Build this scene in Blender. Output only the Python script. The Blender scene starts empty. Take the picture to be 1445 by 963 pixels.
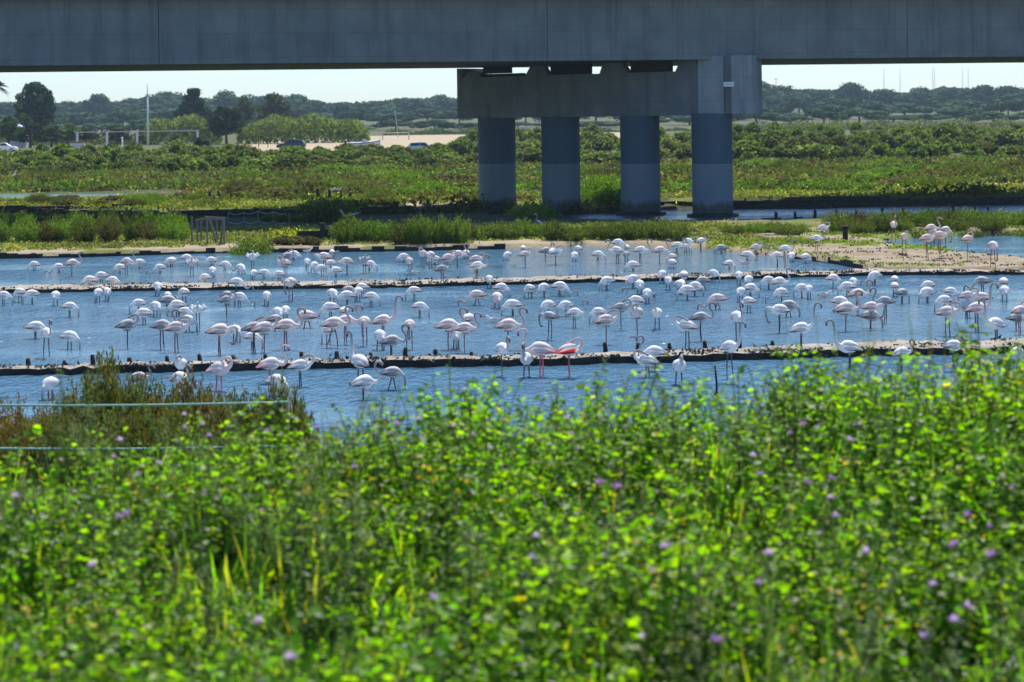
FLS = 0.89
import bpy, math, random
import numpy as np
from mathutils import Matrix, Vector

PI = math.pi
R = math.radians
rng = np.random.default_rng(7)
random.seed(7)

# ------------------------------------------------------------------ scene / camera
sc = bpy.context.scene
W, HH = 1445.0, 963.0
F = 3000.0            # focal length in photograph pixels
CAMZ = 5.75
CX, CY = 722.5, 165.0  # where the optical axis meets the picture
ROLL = R(0.80)
cr, sr = math.cos(ROLL), math.sin(ROLL)
COL = sc.collection


def deroll(x, y):
    u, v = x - CX, y - CY
    return u * cr - v * sr, v * cr + u * sr


def atz(x, y, z=0.0):
    """photograph pixel -> world point at height z"""
    u, v = deroll(x, y)
    Y = (CAMZ - z) * F / v
    return Vector((u * Y / F, Y, z))


def atY(x, y, Y):
    u, v = deroll(x, y)
    return Vector((u * Y / F, Y, CAMZ - v * Y / F))


cd = bpy.data.cameras.new('camera')
cam = bpy.data.objects.new('camera', cd)
COL.objects.link(cam)
cam.matrix_world = Matrix.Translation((0, 0, CAMZ)) @ Matrix.Rotation(ROLL, 4, 'Y') @ Matrix.Rotation(R(90), 4, 'X')
cd.sensor_width = 36.0
cd.lens = F / W * 36.0
cd.shift_y = -(HH / 2 - CY) / W
cd.clip_start = 0.2
cd.clip_end = 9000
cd.dof.use_dof = True
cd.dof.focus_distance = 58.0
cd.dof.aperture_fstop = 2.7
sc.camera = cam

# ------------------------------------------------------------------ object helpers


def tag(o, label=None, cat=None, group=None, kind=None):
    if label: o['label'] = label
    if cat: o['category'] = cat
    if group: o['group'] = group
    if kind: o['kind'] = kind
    return o


def link(name, data, parent=None, loc=None):
    o = bpy.data.objects.new(name, data)
    COL.objects.link(o)
    if parent is not None: o.parent = parent
    if loc is not None: o.location = loc
    return o


def thing(name, label, cat, loc=(0, 0, 0), rz=0.0, group=None):
    o = link(name, None, None, loc)
    o.rotation_euler = (0, 0, rz)
    return tag(o, label, cat, group)


def mesh_np(name, V, Fc, mats, C=None, MI=None, smooth=False):
    """V (n,3); Fc (m,k) all faces with k corners"""
    V = np.asarray(V, np.float32); Fc = np.asarray(Fc, np.int32)
    me = bpy.data.meshes.new(name)
    n, m, k = len(V), len(Fc), Fc.shape[1]
    me.vertices.add(n); me.vertices.foreach_set('co', V.ravel())
    me.loops.add(m * k); me.loops.foreach_set('vertex_index', Fc.ravel())
    me.polygons.add(m)
    me.polygons.foreach_set('loop_start', np.arange(0, m * k, k, dtype=np.int32))
    try: me.polygons.foreach_set('loop_total', np.full(m, k, np.int32))
    except Exception: pass
    if smooth: me.polygons.foreach_set('use_smooth', np.ones(m, bool))
    if not isinstance(mats, (list, tuple)): mats = [mats]
    for mt in mats: me.materials.append(mt)
    if MI is not None: me.polygons.foreach_set('material_index', np.asarray(MI, np.int32))
    if C is not None:
        at = me.color_attributes.new('Col', 'FLOAT_COLOR', 'POINT')
        c4 = np.ones((n, 4), np.float32); c4[:, :3] = C
        at.data.foreach_set('color', c4.ravel())
    me.update(); me.validate()
    return me


class MB:
    """collects quads/ngons with one colour per vertex and a material per face"""
    def __init__(s): s.v, s.f, s.c, s.m, s.s = [], [], [], [], []
    def add(s, vs, fs, col=(1, 1, 1), mi=0, smooth=False):
        b = len(s.v); s.v += [tuple(p) for p in vs]
        s.c += (list(col) if isinstance(col, list) else [col] * len(vs))
        for f in fs: s.f.append([b + i for i in f]); s.m.append(mi); s.s.append(smooth)
    def box(s, a, b, col=(1, 1, 1), mi=0):
        (x0, y0, z0), (x1, y1, z1) = a, b
        s.add([(x0, y0, z0), (x1, y0, z0), (x1, y1, z0), (x0, y1, z0), (x0, y0, z1), (x1, y0, z1), (x1, y1, z1), (x0, y1, z1)],
              [(0, 3, 2, 1), (4, 5, 6, 7), (0, 1, 5, 4), (1, 2, 6, 5), (2, 3, 7, 6), (3, 0, 4, 7)], col, mi)
    def prism(s, poly, z0, z1, col=(1, 1, 1), mi=0, mside=None):
        n = len(poly)
        vs = [(p[0], p[1], z0) for p in poly] + [(p[0], p[1], z1) for p in poly]
        s.add(vs, [tuple(range(n, 2 * n))], col, mi)
        s.add(vs, [(i, (i + 1) % n, n + (i + 1) % n, n + i) for i in range(n)] + [tuple(range(n - 1, -1, -1))], col, mi if mside is None else mside)
    def tube(s, pts, rad, n=8, col=(1, 1, 1), mi=0, smooth=True, ell=None):
        pts = [Vector(p) for p in pts]; N = len(pts)
        rad = [rad] * N if not hasattr(rad, '__len__') else list(rad)
        vs, cs = [], []
        prev = None
        for i, p in enumerate(pts):
            t = (pts[min(i + 1, N - 1)] - pts[max(i - 1, 0)])
            t = t.normalized() if t.length > 1e-9 else Vector((0, 0, 1))
            if prev is None:
                a = Vector((0, 1, 0)) if abs(t.y) < .9 else Vector((1, 0, 0))
            else: a = prev
            a = (a - t * a.dot(t)).normalized(); prev = a
            b = t.cross(a)
            ew = 1.0 if ell is None else ell[i]
            for k in range(n):
                th = 2 * PI * k / n
                vs.append(p + a * (math.cos(th) * rad[i] * ew) + b * (math.sin(th) * rad[i]))
                cs.append(col[i] if isinstance(col, list) else col)
        fs = [(i * n + k, i * n + (k + 1) % n, (i + 1) * n + (k + 1) % n, (i + 1) * n + k) for i in range(N - 1) for k in range(n)]
        fs += [tuple(range(n - 1, -1, -1)), tuple(range((N - 1) * n, N * n))]
        s.add(vs, fs, cs, mi, smooth)
    def mesh(s, name, mats):
        me = bpy.data.meshes.new(name)
        me.from_pydata(s.v, [], s.f)
        if not isinstance(mats, (list, tuple)): mats = [mats]
        for mt in mats: me.materials.append(mt)
        me.polygons.foreach_set('material_index', s.m)
        me.polygons.foreach_set('use_smooth', s.s)
        at = me.color_attributes.new('Col', 'FLOAT_COLOR', 'POINT')
        c4 = np.ones((len(s.v), 4), np.float32); c4[:, :3] = np.array(s.c, np.float32)
        at.data.foreach_set('color', c4.ravel())
        me.update()
        return me
    def build(s, name, mats, parent=None, loc=None): return link(name, s.mesh(name, mats), parent, loc)


def catmull(pts, per=4):
    P = [np.array(p, float) for p in pts]
    P = [2 * P[0] - P[1]] + P + [2 * P[-1] - P[-2]]
    out = []
    for i in range(1, len(P) - 2):
        for k in range(per):
            t = k / per
            out.append(.5 * ((2 * P[i]) + (-P[i - 1] + P[i + 1]) * t + (2 * P[i - 1] - 5 * P[i] + 4 * P[i + 1] - P[i + 2]) * t * t + (-P[i - 1] + 3 * P[i] - 3 * P[i + 1] + P[i + 2]) * t ** 3))
    out.append(P[-2])
    return out

# ------------------------------------------------------------------ materials


def new_mat(name):
    m = bpy.data.materials.new(name); m.use_nodes = True
    nt = m.node_tree; nt.nodes.clear()
    out = nt.nodes.new('ShaderNodeOutputMaterial')
    return m, nt, out


def N(nt, t, **kw):
    n = nt.nodes.new(t)
    for k, v in kw.items(): setattr(n, k, v)
    return n


def noise(nt, scale, detail=4, rough=.6, vec=None, dim='3D'):
    n = N(nt, 'ShaderNodeTexNoise'); n.inputs['Scale'].default_value = scale
    n.inputs['Detail'].default_value = detail; n.inputs['Roughness'].default_value = rough
    if vec is not None: nt.links.new(vec, n.inputs['Vector'])
    return n.outputs['Fac']


def ramp(nt, fac, stops):
    r = N(nt, 'ShaderNodeValToRGB'); e = r.color_ramp.elements
    while len(e) < len(stops): e.new(.5)
    for i, (p, c) in enumerate(stops):
        e[i].position = p; e[i].color = (*c, 1) if len(c) == 3 else c
    nt.links.new(fac, r.inputs[0]); return r.outputs[0]


def mixc(nt, a, b, fac, mode='MIX'):
    n = N(nt, 'ShaderNodeMix', data_type='RGBA', blend_type=mode)
    L = nt.links
    for sock, val in ((0, fac), (6, a), (7, b)):
        if hasattr(val, 'is_output'): L.new(val, n.inputs[sock])
        elif sock == 0: n.inputs[0].default_value = val
        else: n.inputs[sock].default_value = (*val, 1)
    return n.outputs[2]


def principled(nt, out, color, rough=.7, metallic=0., spec=.3, bump=None, bstr=.3, bdist=.02):
    p = N(nt, 'ShaderNodeBsdfPrincipled')
    if hasattr(color, 'is_output'): nt.links.new(color, p.inputs['Base Color'])
    else: p.inputs['Base Color'].default_value = (*color, 1)
    if hasattr(rough, 'is_output'): nt.links.new(rough, p.inputs['Roughness'])
    else: p.inputs['Roughness'].default_value = rough
    p.inputs['Metallic'].default_value = metallic
    p.inputs['Specular IOR Level'].default_value = spec
    if bump is not None:
        b = N(nt, 'ShaderNodeBump'); b.inputs['Strength'].default_value = bstr; b.inputs['Distance'].default_value = bdist
        nt.links.new(bump, b.inputs['Height']); nt.links.new(b.outputs[0], p.inputs['Normal'])
    nt.links.new(p.outputs[0], out.inputs[0])
    return p


def objvec(nt, scale=(1, 1, 1), src='Object'):
    tc = N(nt, 'ShaderNodeTexCoord'); mp = N(nt, 'ShaderNodeMapping')
    mp.inputs['Scale'].default_value = scale
    nt.links.new(tc.outputs[src], mp.inputs[0]); return mp.outputs[0]


def vcol(nt):
    return N(nt, 'ShaderNodeVertexColor', layer_name='Col').outputs[0]


def m_plain(name, c, rough=.6, var=.25, scale=6., spec=.3, metallic=0.):
    m, nt, out = new_mat(name)
    f = noise(nt, scale, vec=objvec(nt))
    col = mixc(nt, tuple(k * (1 - var) for k in c), tuple(min(1, k * (1 + var)) for k in c), f)
    principled(nt, out, col, rough, metallic, spec, f, .15, .01)
    return m


def m_vcol(name, rough=.7, spec=.2, var=.2, scale=20.):
    m, nt, out = new_mat(name)
    f = noise(nt, scale, vec=objvec(nt))
    col = mixc(nt, vcol(nt), mixc(nt, vcol(nt), (1 - var,) * 3, 1., 'MULTIPLY'), f)
    principled(nt, out, col, rough, 0, spec, f, .2, .01)
    return m


def m_leaf(name, trans=.45, tint=(1.9, 1.75, .7), gloss=.04, hue_var=.12, rough=.45):
    """leaf: vertex colour is the leaf colour; light comes through it"""
    m, nt, out = new_mat(name)
    L = nt.links
    oi = N(nt, 'ShaderNodeObjectInfo')
    hsv = N(nt, 'ShaderNodeHueSaturation')
    mr = N(nt, 'ShaderNodeMapRange'); mr.inputs[3].default_value = 1 - hue_var * 1.6; mr.inputs[4].default_value = 1 + hue_var * 1.6
    L.new(oi.outputs['Random'], mr.inputs[0]); L.new(mr.outputs[0], hsv.inputs['Value'])
    L.new(vcol(nt), hsv.inputs['Color'])
    c = hsv.outputs[0]
    d = N(nt, 'ShaderNodeBsdfDiffuse'); L.new(c, d.inputs[0])
    t = N(nt, 'ShaderNodeBsdfTranslucent'); L.new(mixc(nt, c, tint, 1., 'MULTIPLY'), t.inputs[0])
    mx = N(nt, 'ShaderNodeMixShader'); mx.inputs[0].default_value = trans
    L.new(d.outputs[0], mx.inputs[1]); L.new(t.outputs[0], mx.inputs[2])
    g = N(nt, 'ShaderNodeBsdfGlossy'); g.inputs['Roughness'].default_value = rough; g.inputs[0].default_value = (1, 1, 1, 1)
    m2 = N(nt, 'ShaderNodeMixShader'); m2.inputs[0].default_value = gloss
    L.new(mx.outputs[0], m2.inputs[1]); L.new(g.outputs[0], m2.inputs[2])
    L.new(m2.outputs[0], out.inputs[0])
    return m


M_leaf = m_leaf('leaf_fresh', .6, (2.15, 2.5, .25), .014, .10, .42)
M_grey_leaf = m_leaf('leaf_grey', .5, (2.3, 2.25, .45), .010, .10, .42)
M_marsh = m_leaf('leaf_marsh', .42, (1.8, 1.7, .6), .004, .14, .6)
M_pine = m_leaf('leaf_pine', .15, (1.4, 1.4, .7), .004, .18, .6)
M_petal = m_leaf('petal', .45, (1.3, 1.3, 1.3), .02, .05)
M_bark = m_plain('bark', (.13, .09, .065), .9, .4, 8)
M_wood = m_plain('weathered_wood', (.16, .14, .13), .85, .4, 6)
M_darkwood = m_plain('wet_dark_wood', (.028, .026, .026), .8, .5, 4)
M_white = m_plain('white_paint', (.75, .76, .78), .5, .06, 3)
M_greymetal = m_plain('pale_grey_metal', (.42, .47, .54), .5, .1, 3)
M_black = m_plain('black_rubber', (.02, .02, .022), .6, .2, 5)
M_glass = m_plain('dark_window_glass', (.03, .04, .05), .08, .1, 2, .6)
M_darkpaint = m_plain('dark_blue_car_paint', (.015, .022, .04), .2, .1, 2, .6)
M_rope = m_plain('green_twine', (.26, .48, .42), .6, .1, 3)
def m_feathers():
    m, nt, out = new_mat('feathers')
    p = principled(nt, out, vcol(nt), .75, 0, .15)
    t = N(nt, 'ShaderNodeBsdfTranslucent'); nt.links.new(vcol(nt), t.inputs[0])
    mx = N(nt, 'ShaderNodeMixShader'); mx.inputs[0].default_value = .36
    nt.links.new(p.outputs[0], mx.inputs[1]); nt.links.new(t.outputs[0], mx.inputs[2]); nt.links.new(mx.outputs[0], out.inputs[0])
    return m


M_feather = m_feathers()
M_red = m_plain('lamp_red', (.4, .02, .02), .3, .1, 3)


def m_concrete(k=1., nm='board_marked_concrete'):
    m, nt, out = new_mat(nm)
    v = objvec(nt)
    big = noise(nt, .45, 5, .6, v)
    streak = noise(nt, 1.0, 5, .65, objvec(nt, (1.3, 1.3, .12)))
    fine = noise(nt, 14, 5, .7, v)
    col = ramp(nt, big, [(.3, tuple(k * q for q in (.088, .104, .116))), (.7, tuple(k * q for q in (.14, .157, .168)))])
    col = mixc(nt, col, tuple(k * q for q in (.048, .060, .070)), ramp(nt, streak, [(.50, (0, 0, 0)), (.72, (.65, .65, .65))]))
    col = mixc(nt, col, (.17, .19, .20), ramp(nt, fine, [(.6, (0, 0, 0)), (.8, (.5, .5, .5))]))
    # board joints
    br = N(nt, 'ShaderNodeTexBrick'); br.offset = 0.0
    br.inputs['Scale'].default_value = 1.0
    br.inputs['Color1'].default_value = (1, 1, 1, 1); br.inputs['Color2'].default_value = (.9, .9, .9, 1)
    br.inputs['Mortar'].default_value = (.55, .55, .55, 1)
    br.inputs['Mortar Size'].default_value = .012; br.inputs['Brick Width'].default_value = 2.6; br.inputs['Row Height'].default_value = 1.3
    tc = N(nt, 'ShaderNodeTexCoord'); sx = N(nt, 'ShaderNodeSeparateXYZ'); cb = N(nt, 'ShaderNodeCombineXYZ')
    nt.links.new(tc.outputs['Object'], sx.inputs[0]); nt.links.new(sx.outputs[0], cb.inputs[0]); nt.links.new(sx.outputs[2], cb.inputs[1])
    nt.links.new(cb.outputs[0], br.inputs[0])
    col = mixc(nt, col, br.outputs[0], .7, 'MULTIPLY')
    principled(nt, out, col, .85, 0, .2, fine, .3, .02)
    return m


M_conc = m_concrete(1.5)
M_conc_skylit = m_concrete(2.2, 'skylit_pale_concrete')  # same concrete, paler for the end block: open sky light put into its colour


def m_column(name, c):
    m, nt, out = new_mat(name)
    v = objvec(nt, (1, 1, .25))
    f = noise(nt, 1.6, 5, .65, v); g = noise(nt, 18, 4, .6, objvec(nt))
    col = mixc(nt, tuple(k * .8 for k in c), tuple(k * 1.15 for k in c), f)
    col = mixc(nt, col, tuple(k * .7 for k in c), ramp(nt, g, [(.55, (0, 0, 0)), (.75, (.5, .5, .5))]))
    # tide stain and splash marks near the foot
    tc = N(nt, 'ShaderNodeTexCoord'); sx = N(nt, 'ShaderNodeSeparateXYZ'); nt.links.new(tc.outputs['Object'], sx.inputs[0])
    st = N(nt, 'ShaderNodeMath', operation='MULTIPLY_ADD'); st.inputs[1].default_value = -1.1; nt.links.new(noise(nt, 1.8, 5, .65, objvec(nt, (1, 1, .35))), st.inputs[0]); nt.links.new(sx.outputs[2], st.inputs[2])
    col = mixc(nt, col, (.05, .058, .045), ramp(nt, st.outputs[0], [(.0, (.85, .85, .85)), (.35, (.0, .0, .0))]))
    principled(nt, out, col, .8, 0, .2, g, .2, .01)
    return m


M_col_up = m_column('bare_column_concrete', (.078, .118, .16))  # cool blue tint of sky light is put into both column colours
M_col_low = m_column('coated_column_concrete', (.165, .215, .25))


def m_water(BUMPD=.30, nm='rippled_pond_water'):
    m, nt, out = new_mat(nm)
    L = nt.links
    v1 = objvec(nt, (1.5, .62, 1)); v2 = objvec(nt, (1.6, .8, 1))
    a = noise(nt, 1.9, 3, .6, v1); b = noise(nt, 4.6, 3, .65, v2)
    big = noise(nt, .16, 3, .55, objvec(nt, (.6, 1.5, 1)))
    ad = N(nt, 'ShaderNodeMath', operation='MULTIPLY_ADD'); ad.inputs[1].default_value = .42
    L.new(b, ad.inputs[0]); L.new(a, ad.inputs[2])
    st = N(nt, 'ShaderNodeMapRange'); st.inputs[1].default_value = .38; st.inputs[2].default_value = .62
    st.inputs[3].default_value = .15; st.inputs[4].default_value = 1.0
    L.new(big, st.inputs[0])
    bp = N(nt, 'ShaderNodeBump'); bp.inputs['Distance'].default_value = BUMPD
    L.new(st.outputs[0], bp.inputs['Strength']); L.new(ad.outputs[0], bp.inputs['Height'])
    p = N(nt, 'ShaderNodeBsdfPrincipled')
    p.inputs['Base Color'].default_value = (.075, .17, .26, 1)
    p.inputs['Roughness'].default_value = .04
    p.inputs['IOR'].default_value = 1.33
    L.new(bp.outputs[0], p.inputs['Normal'])
    L.new(p.outputs[0], out.inputs[0])
    return m


M_water = m_water()
M_calm = m_water(.06, 'sheltered_channel_water')


def m_ground():
    m, nt, out = new_mat('marsh_and_sand_ground')
    v = objvec(nt)
    f = noise(nt, 1.2, 6, .65, v); g = noise(nt, 9, 5, .7, v); h = noise(nt, .15, 4, .6, v)
    c = vcol(nt)
    c = mixc(nt, mixc(nt, c, (.55, .55, .5), 1., 'MULTIPLY'), mixc(nt, c, (1.4, 1.35, 1.3), 1., 'MULTIPLY'), f)
    c = mixc(nt, c, mixc(nt, c, (.6, .62, .6), 1., 'MULTIPLY'), ramp(nt, g, [(.45, (0, 0, 0)), (.7, (1, 1, 1))]))
    c = mixc(nt, c, mixc(nt, c, (1.25, 1.2, .9), 1., 'MULTIPLY'), h)
    principled(nt, out, c, .92, 0, .1, g, .5, .05)
    return m


M_ground = m_ground()


def m_dike():
    m, nt, out = new_mat('dried_mud_dike_top')
    v = objvec(nt)
    f = noise(nt, .9, 6, .65, v); g = noise(nt, 7, 5, .7, v)
    c = ramp(nt, f, [(.3, (.17, .15, .125)), (.5, (.30, .265, .22)), (.72, (.36, .32, .275))])
    c = mixc(nt, c, (.09, .10, .045), ramp(nt, noise(nt, .55, 4, .6, v), [(.58, (0, 0, 0)), (.68, (.75, .75, .75))]))
    c = mixc(nt, c, (.12, .10, .085), ramp(nt, g, [(.5, (0, 0, 0)), (.75, (.8, .8, .8))]))
    principled(nt, out, c, .95, 0, .1, g, .6, .04)
    return m


M_dike = m_dike()


def m_mudwall():
    m, nt, out = new_mat('wet_black_boarding')
    v = objvec(nt, (1, 1, 2.5))
    f = noise(nt, 2.2, 6, .7, v)
    c = ramp(nt, f, [(.35, (.012, .011, .011)), (.6, (.04, .036, .03)), (.8, (.075, .06, .045))])
    principled(nt, out, c, .75, 0, .3, f, .8, .06)
    return m


M_mud = m_mudwall()

# ------------------------------------------------------------------ ground heights


def pip(poly, X, Y):
    ins = np.zeros(X.shape, bool)
    n = len(poly)
    for i in range(n):
        x0, y0 = poly[i]; x1, y1 = poly[(i + 1) % n]
        if abs(y1 - y0) < 1e-9: continue
        c = ((y0 > Y) != (y1 > Y)) & (X < (x1 - x0) * (Y - y0) / (y1 - y0) + x0)
        ins ^= c
    return ins


def line_of(pix, z=0., ext=True):
    P = [atz(x, y, z) for x, y in pix]
    xs = [p.x for p in P]; ys = [p.y for p in P]
    return np.array(xs), np.array(ys)


def poly_of(pix, z=0.): return [(p.x, p.y) for p in (atz(x, y, z) for x, y in pix)]


SHORE_PX = [(-300, 369), (0, 365), (110, 363), (300, 357), (540, 354.7), (780, 350), (810, 348), (900, 348), (980, 350),
            (1015, 354), (1075, 360.6), (1140, 366), (1214, 379), (1250, 386), (1445, 387), (1800, 386)]
WALL_PX = [(-300, 308), (0, 309), (230, 311), (400, 310), (500, 307), (640, 303), (700, 300), (880, 295), (1036, 294), (1445, 288.6), (1800, 283.6)]
shX, shY = line_of(SHORE_PX)
waX, waY = line_of(WALL_PX)
o = np.argsort(shX); shX, shY = shX[o], shY[o]
POND_R = poly_of([(1236, 341), (1300, 335), (1445, 331), (1800, 327), (1800, 384), (1445, 371), (1397, 364.5), (1320, 356.5), (1262, 351)])
CHANNEL = poly_of([(690, 301.5), (820, 302.5), (900, 297.5), (1036, 294), (1445, 288.6), (1800, 283.6), (1800, 299), (1445, 305.5), (1300, 309), (1150, 313), (1036, 316), (930, 316), (820, 314), (690, 309)])
STRIP = poly_of([(-300, 284), (0, 280), (205, 276.5), (208, 274), (0, 275), (-300, 278)], .55)


def sstep(a, b, x):
    t = np.clip((x - a) / (b - a), 0, 1); return t * t * (3 - 2 * t)


def wob(X, Y, s, k=0.):
    return (np.sin(X * s + 1.3 + k) * np.cos(Y * s * 1.17 + .4 + k) + .5 * np.sin(X * s * 2.3 + Y * s * 1.9 + 2 * k) + .3 * np.cos(X * s * 4.1 - Y * s * 3.7 + k)) / 1.8


def ground_h(X, Y):
    X = np.asarray(X, float); Y = np.asarray(Y, float)
    far = .6 + .65 * sstep(230, 320, Y) + 1.2 * sstep(500, 720, Y) + 3.6 * sstep(720, 1100, Y) + 6 * sstep(1100, 2200, Y)
    far = far + .10 * wob(X, Y, .35) * sstep(140, 170, Y)
    S = np.interp(X, shX, shY); Wl = np.interp(X, waX, waY)
    z = np.where(Y > Wl, far, .2 + .05 * wob(X, Y, .9))
    near = 2.95 + .06 * wob(X, Y, 1.7) + .28 * sstep(0, 4, X) * sstep(9, 14, Y) + .06 * (1 - sstep(-.8, 2.6, X)) * sstep(10, 14.5, Y)
    near = near - 1.75 * sstep(15, 25, Y) - 1.75 * sstep(23, 38, Y)
    z = np.where(Y < S, near, z)
    z = np.where(pip(POND_R, X, Y), -.3, z)
    z = np.where(pip(CHANNEL, X, Y), -.3, z)
    z = np.where(pip(STRIP, X, Y), .45, z)
    return z


def gz(x, y): return float(ground_h(np.array([x]), np.array([y]))[0])


def build_ground():
    us = np.concatenate([np.linspace(-1.5, -.34, 40)[:-1], np.linspace(-.34, .34, 380), np.linspace(.34, 1.5, 40)[1:]])
    ys = np.exp(np.linspace(math.log(2.0), math.log(2600), 1150))
    U, Yg = np.meshgrid(us, ys)
    X = U * Yg
    Z = ground_h(X, Yg)
    S = np.interp(X, shX, shY); Wl = np.interp(X, waX, waY)
    px = X * F / Yg                       # lateral slope, only to know which side of the marsh we are on
    C = np.zeros(X.shape + (3,))
    C[:] = (.055, .075, .03)              # far marsh
    n1 = wob(X, Yg, .12, 1.)[..., None]; n2 = wob(X, Yg, .45, 2.)[..., None]
    C = np.where(n1 > .15, np.array((.085, .12, .03)), C)
    C = np.where((n2 > .35), np.array((.10, .085, .05)), C)
    sand = (Yg > 290 + 14 * wob(X, Yg, .05)) & (Yg < np.where(px < -390, 352, 540)) & (X < 14 + .03 * Yg) & (X > -200)
    C = np.where(sand[..., None], np.array((.34, .285, .235)), C)
    C = np.where(((Yg > 350) & ~sand)[..., None], np.array((.085, .095, .05)), C)
    # yellow-green turf by the columns and along the terraces
    turf = (Yg > Wl) & (Yg < 150) & (n1[..., 0] + .5 * n2[..., 0] > -.25)
    C = np.where(turf[..., None], np.array((.14, .17, .045)), C)
    bare = (Yg > Wl) & (Yg < 139) & (X > -9) & (X < -1) & (n2[..., 0] > -.3)
    C = np.where(bare[..., None], np.array((.33, .28, .22)), C)
    # between the wall and the ponds
    strip = (Yg >= S) & (Yg <= Wl)
    C = np.where(strip[..., None], np.where(n2 > -.1, np.array((.11, .14, .04)), np.array((.16, .14, .09))), C)
    shoreband = strip & (Yg - S < 3.4 + 1.2 * wob(X, Yg, .4))
    C = np.where(shoreband[..., None], np.where(n2 > .45, np.array((.15, .17, .06)), np.array((.28, .24, .195))), C)
    spit = strip & (X > 11.5) & (Yg < 103)
    C = np.where(spit[..., None], np.where(n2 + .7 * n1 > .22, np.array((.15, .20, .05)), np.where(wob(X, Yg, 2.1, 3.)[..., None] + .6 * wob(X, Yg, .9, 7.)[..., None] > .15, np.array((.20, .165, .13)), np.array((.25, .218, .185)))), C)
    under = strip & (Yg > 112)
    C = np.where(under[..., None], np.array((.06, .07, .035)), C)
    bank = Yg < S
    C = np.where(bank[..., None], np.array((.05, .06, .02)), C)
    C = np.where((Z < 0)[..., None], np.array((.06, .055, .045)), C)
    nr, nc = X.shape
    V = np.stack([X, Yg, Z], -1).reshape(-1, 3)
    i = np.arange(nr * nc).reshape(nr, nc)
    Fq = np.stack([i[:-1, :-1], i[:-1, 1:], i[1:, 1:], i[1:, :-1]], -1).reshape(-1, 4)
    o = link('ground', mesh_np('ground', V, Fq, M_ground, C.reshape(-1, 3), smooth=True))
    tag(o, kind='structure')
    # the bank behind the camera and to the sides
    b = MB(); b.box((-60, -40, -1), (60, 1.9, 2.9)); o2 = b.build('bank', M_ground); tag(o2, kind='structure')


build_ground()

mb = MB(); mb.add([(-220, 20, 0), (220, 20, 0), (220, 175, 0), (-220, 175, 0)], [(0, 1, 2, 3)])
tag(mb.build('pond_water', M_water), kind='structure')
mb = MB(); mb.add([(x, y, .55) for x, y in STRIP], [tuple(range(len(STRIP)))])
tag(mb.build('marsh_water', M_water), kind='structure')


# ------------------------------------------------------------------ dikes


def dike(name, front, back, ztop, step=.25, jit=.10):
    """front / back: pixel polylines (front at water level, back on the top)"""
    fx, fy = line_of(front, 0.); bx, by = line_of(back, ztop)
    xs = np.arange(min(fx[0], bx[0]), max(fx[-1], bx[-1]), step)
    lr = np.random.default_rng(len(front) + int(ztop * 100))
    Fy = np.interp(xs, fx, fy) + lr.normal(0, jit, len(xs))
    By = np.interp(xs, bx, by) + lr.normal(0, jit, len(xs))
    By = np.maximum(By, Fy + .35)
    zt = ztop + lr.normal(0, .016, len(xs)) + .02 * np.sin(xs * 1.3) * np.sin(xs * .47)
    b = MB()
    n = len(xs)
    rows = []
    for k in range(6):
        t = k / 5
        yy = Fy * (1 - t) + By * t
        zz = zt + (lr.normal(0, .012, n) if 0 < k < 5 else 0) - (.02 if k in (0, 5) else 0)
        rows.append([(xs[i], yy[i], zz[i]) for i in range(n)])
    vs = [p for r in rows for p in r]
    b.add(vs, [(k * n + i, k * n + i + 1, (k + 1) * n + i + 1, (k + 1) * n + i) for k in range(5) for i in range(n - 1)], mi=0, smooth=True)
    for (Yl, s) in ((Fy, -1), (By, 1)):
        vs = []
        for i in range(n):
            vs.append((xs[i], Yl[i] + s * .004, zt[i] - .018)); vs.append((xs[i], Yl[i] + s * (.03 + abs(lr.normal(0, .04))), -.3))
        q = [(2 * i, 2 * i + 1, 2 * i + 3, 2 * i + 2) for i in range(n - 1)]
        b.add(vs, q if s < 0 else [f[::-1] for f in q], mi=1)
    tag(b.build(name, [M_dike, M_mud]), kind='structure')


FRONT_F = [(-300, 536), (0, 530), (250, 525), (510, 519.5), (780, 515.5), (1020, 509), (1260, 502), (1445, 499), (1750, 493)]
FRONT_B = [(-300, 523), (0, 517), (250, 511.5), (500, 504), (780, 500), (1020, 490.4), (1260, 480), (1445, 478), (1750, 472)]
MID_F = [(-300, 419), (0, 414), (240, 410.5), (540, 406.5), (780, 400.6), (1020, 394.4), (1260, 388.6), (1445, 388), (1750, 384)]
MID_B = [(-300, 408), (0, 402.7), (240, 398.8), (540, 395), (780, 389.7), (1020, 384.5), (1260, 378), (1445, 376), (1750, 372)]
dike('front_dike_path', FRONT_F, FRONT_B, .18)
dike('middle_dike_path', MID_F, MID_B, .13)


def boards(name, px, h, label, cat='wall', step=.5, jit=.08, thick=.18, z0=-.1, zjit=.05):
    xs, ys = line_of(px, max(z0, 0)); o = np.argsort(xs); xs, ys = xs[o], ys[o]
    lr = np.random.default_rng(int(abs(xs[0]) * 10) + len(px))
    g = xs[0] + np.cumsum(lr.uniform(.15, 1.6, int((xs[-1] - xs[0]) / step)) * step); g = g[g < xs[-1]]
    b = MB()
    for i in range(len(g) - 1):
        ya, yb = np.interp(g[i], xs, ys), np.interp(g[i + 1], xs, ys)
        d = lr.normal(0, jit * .3); hh = h + lr.normal(0, zjit)
        e = .001
        b.add([(g[i] + e, ya + d, z0), (g[i + 1] - e, yb + d, z0), (g[i + 1] - e, yb + d + thick, z0), (g[i] + e, ya + d + thick, z0),
               (g[i] + e, ya + d, z0 + hh), (g[i + 1] - e, yb + d, z0 + hh), (g[i + 1] - e, yb + d + thick, z0 + hh), (g[i] + e, ya + d + thick, z0 + hh)],
              [(0, 3, 2, 1), (4, 5, 6, 7), (0, 1, 5, 4), (1, 2, 6, 5), (2, 3, 7, 6), (3, 0, 4, 7)])
    return tag(b.build(name, M_mud), label, cat)


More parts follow.
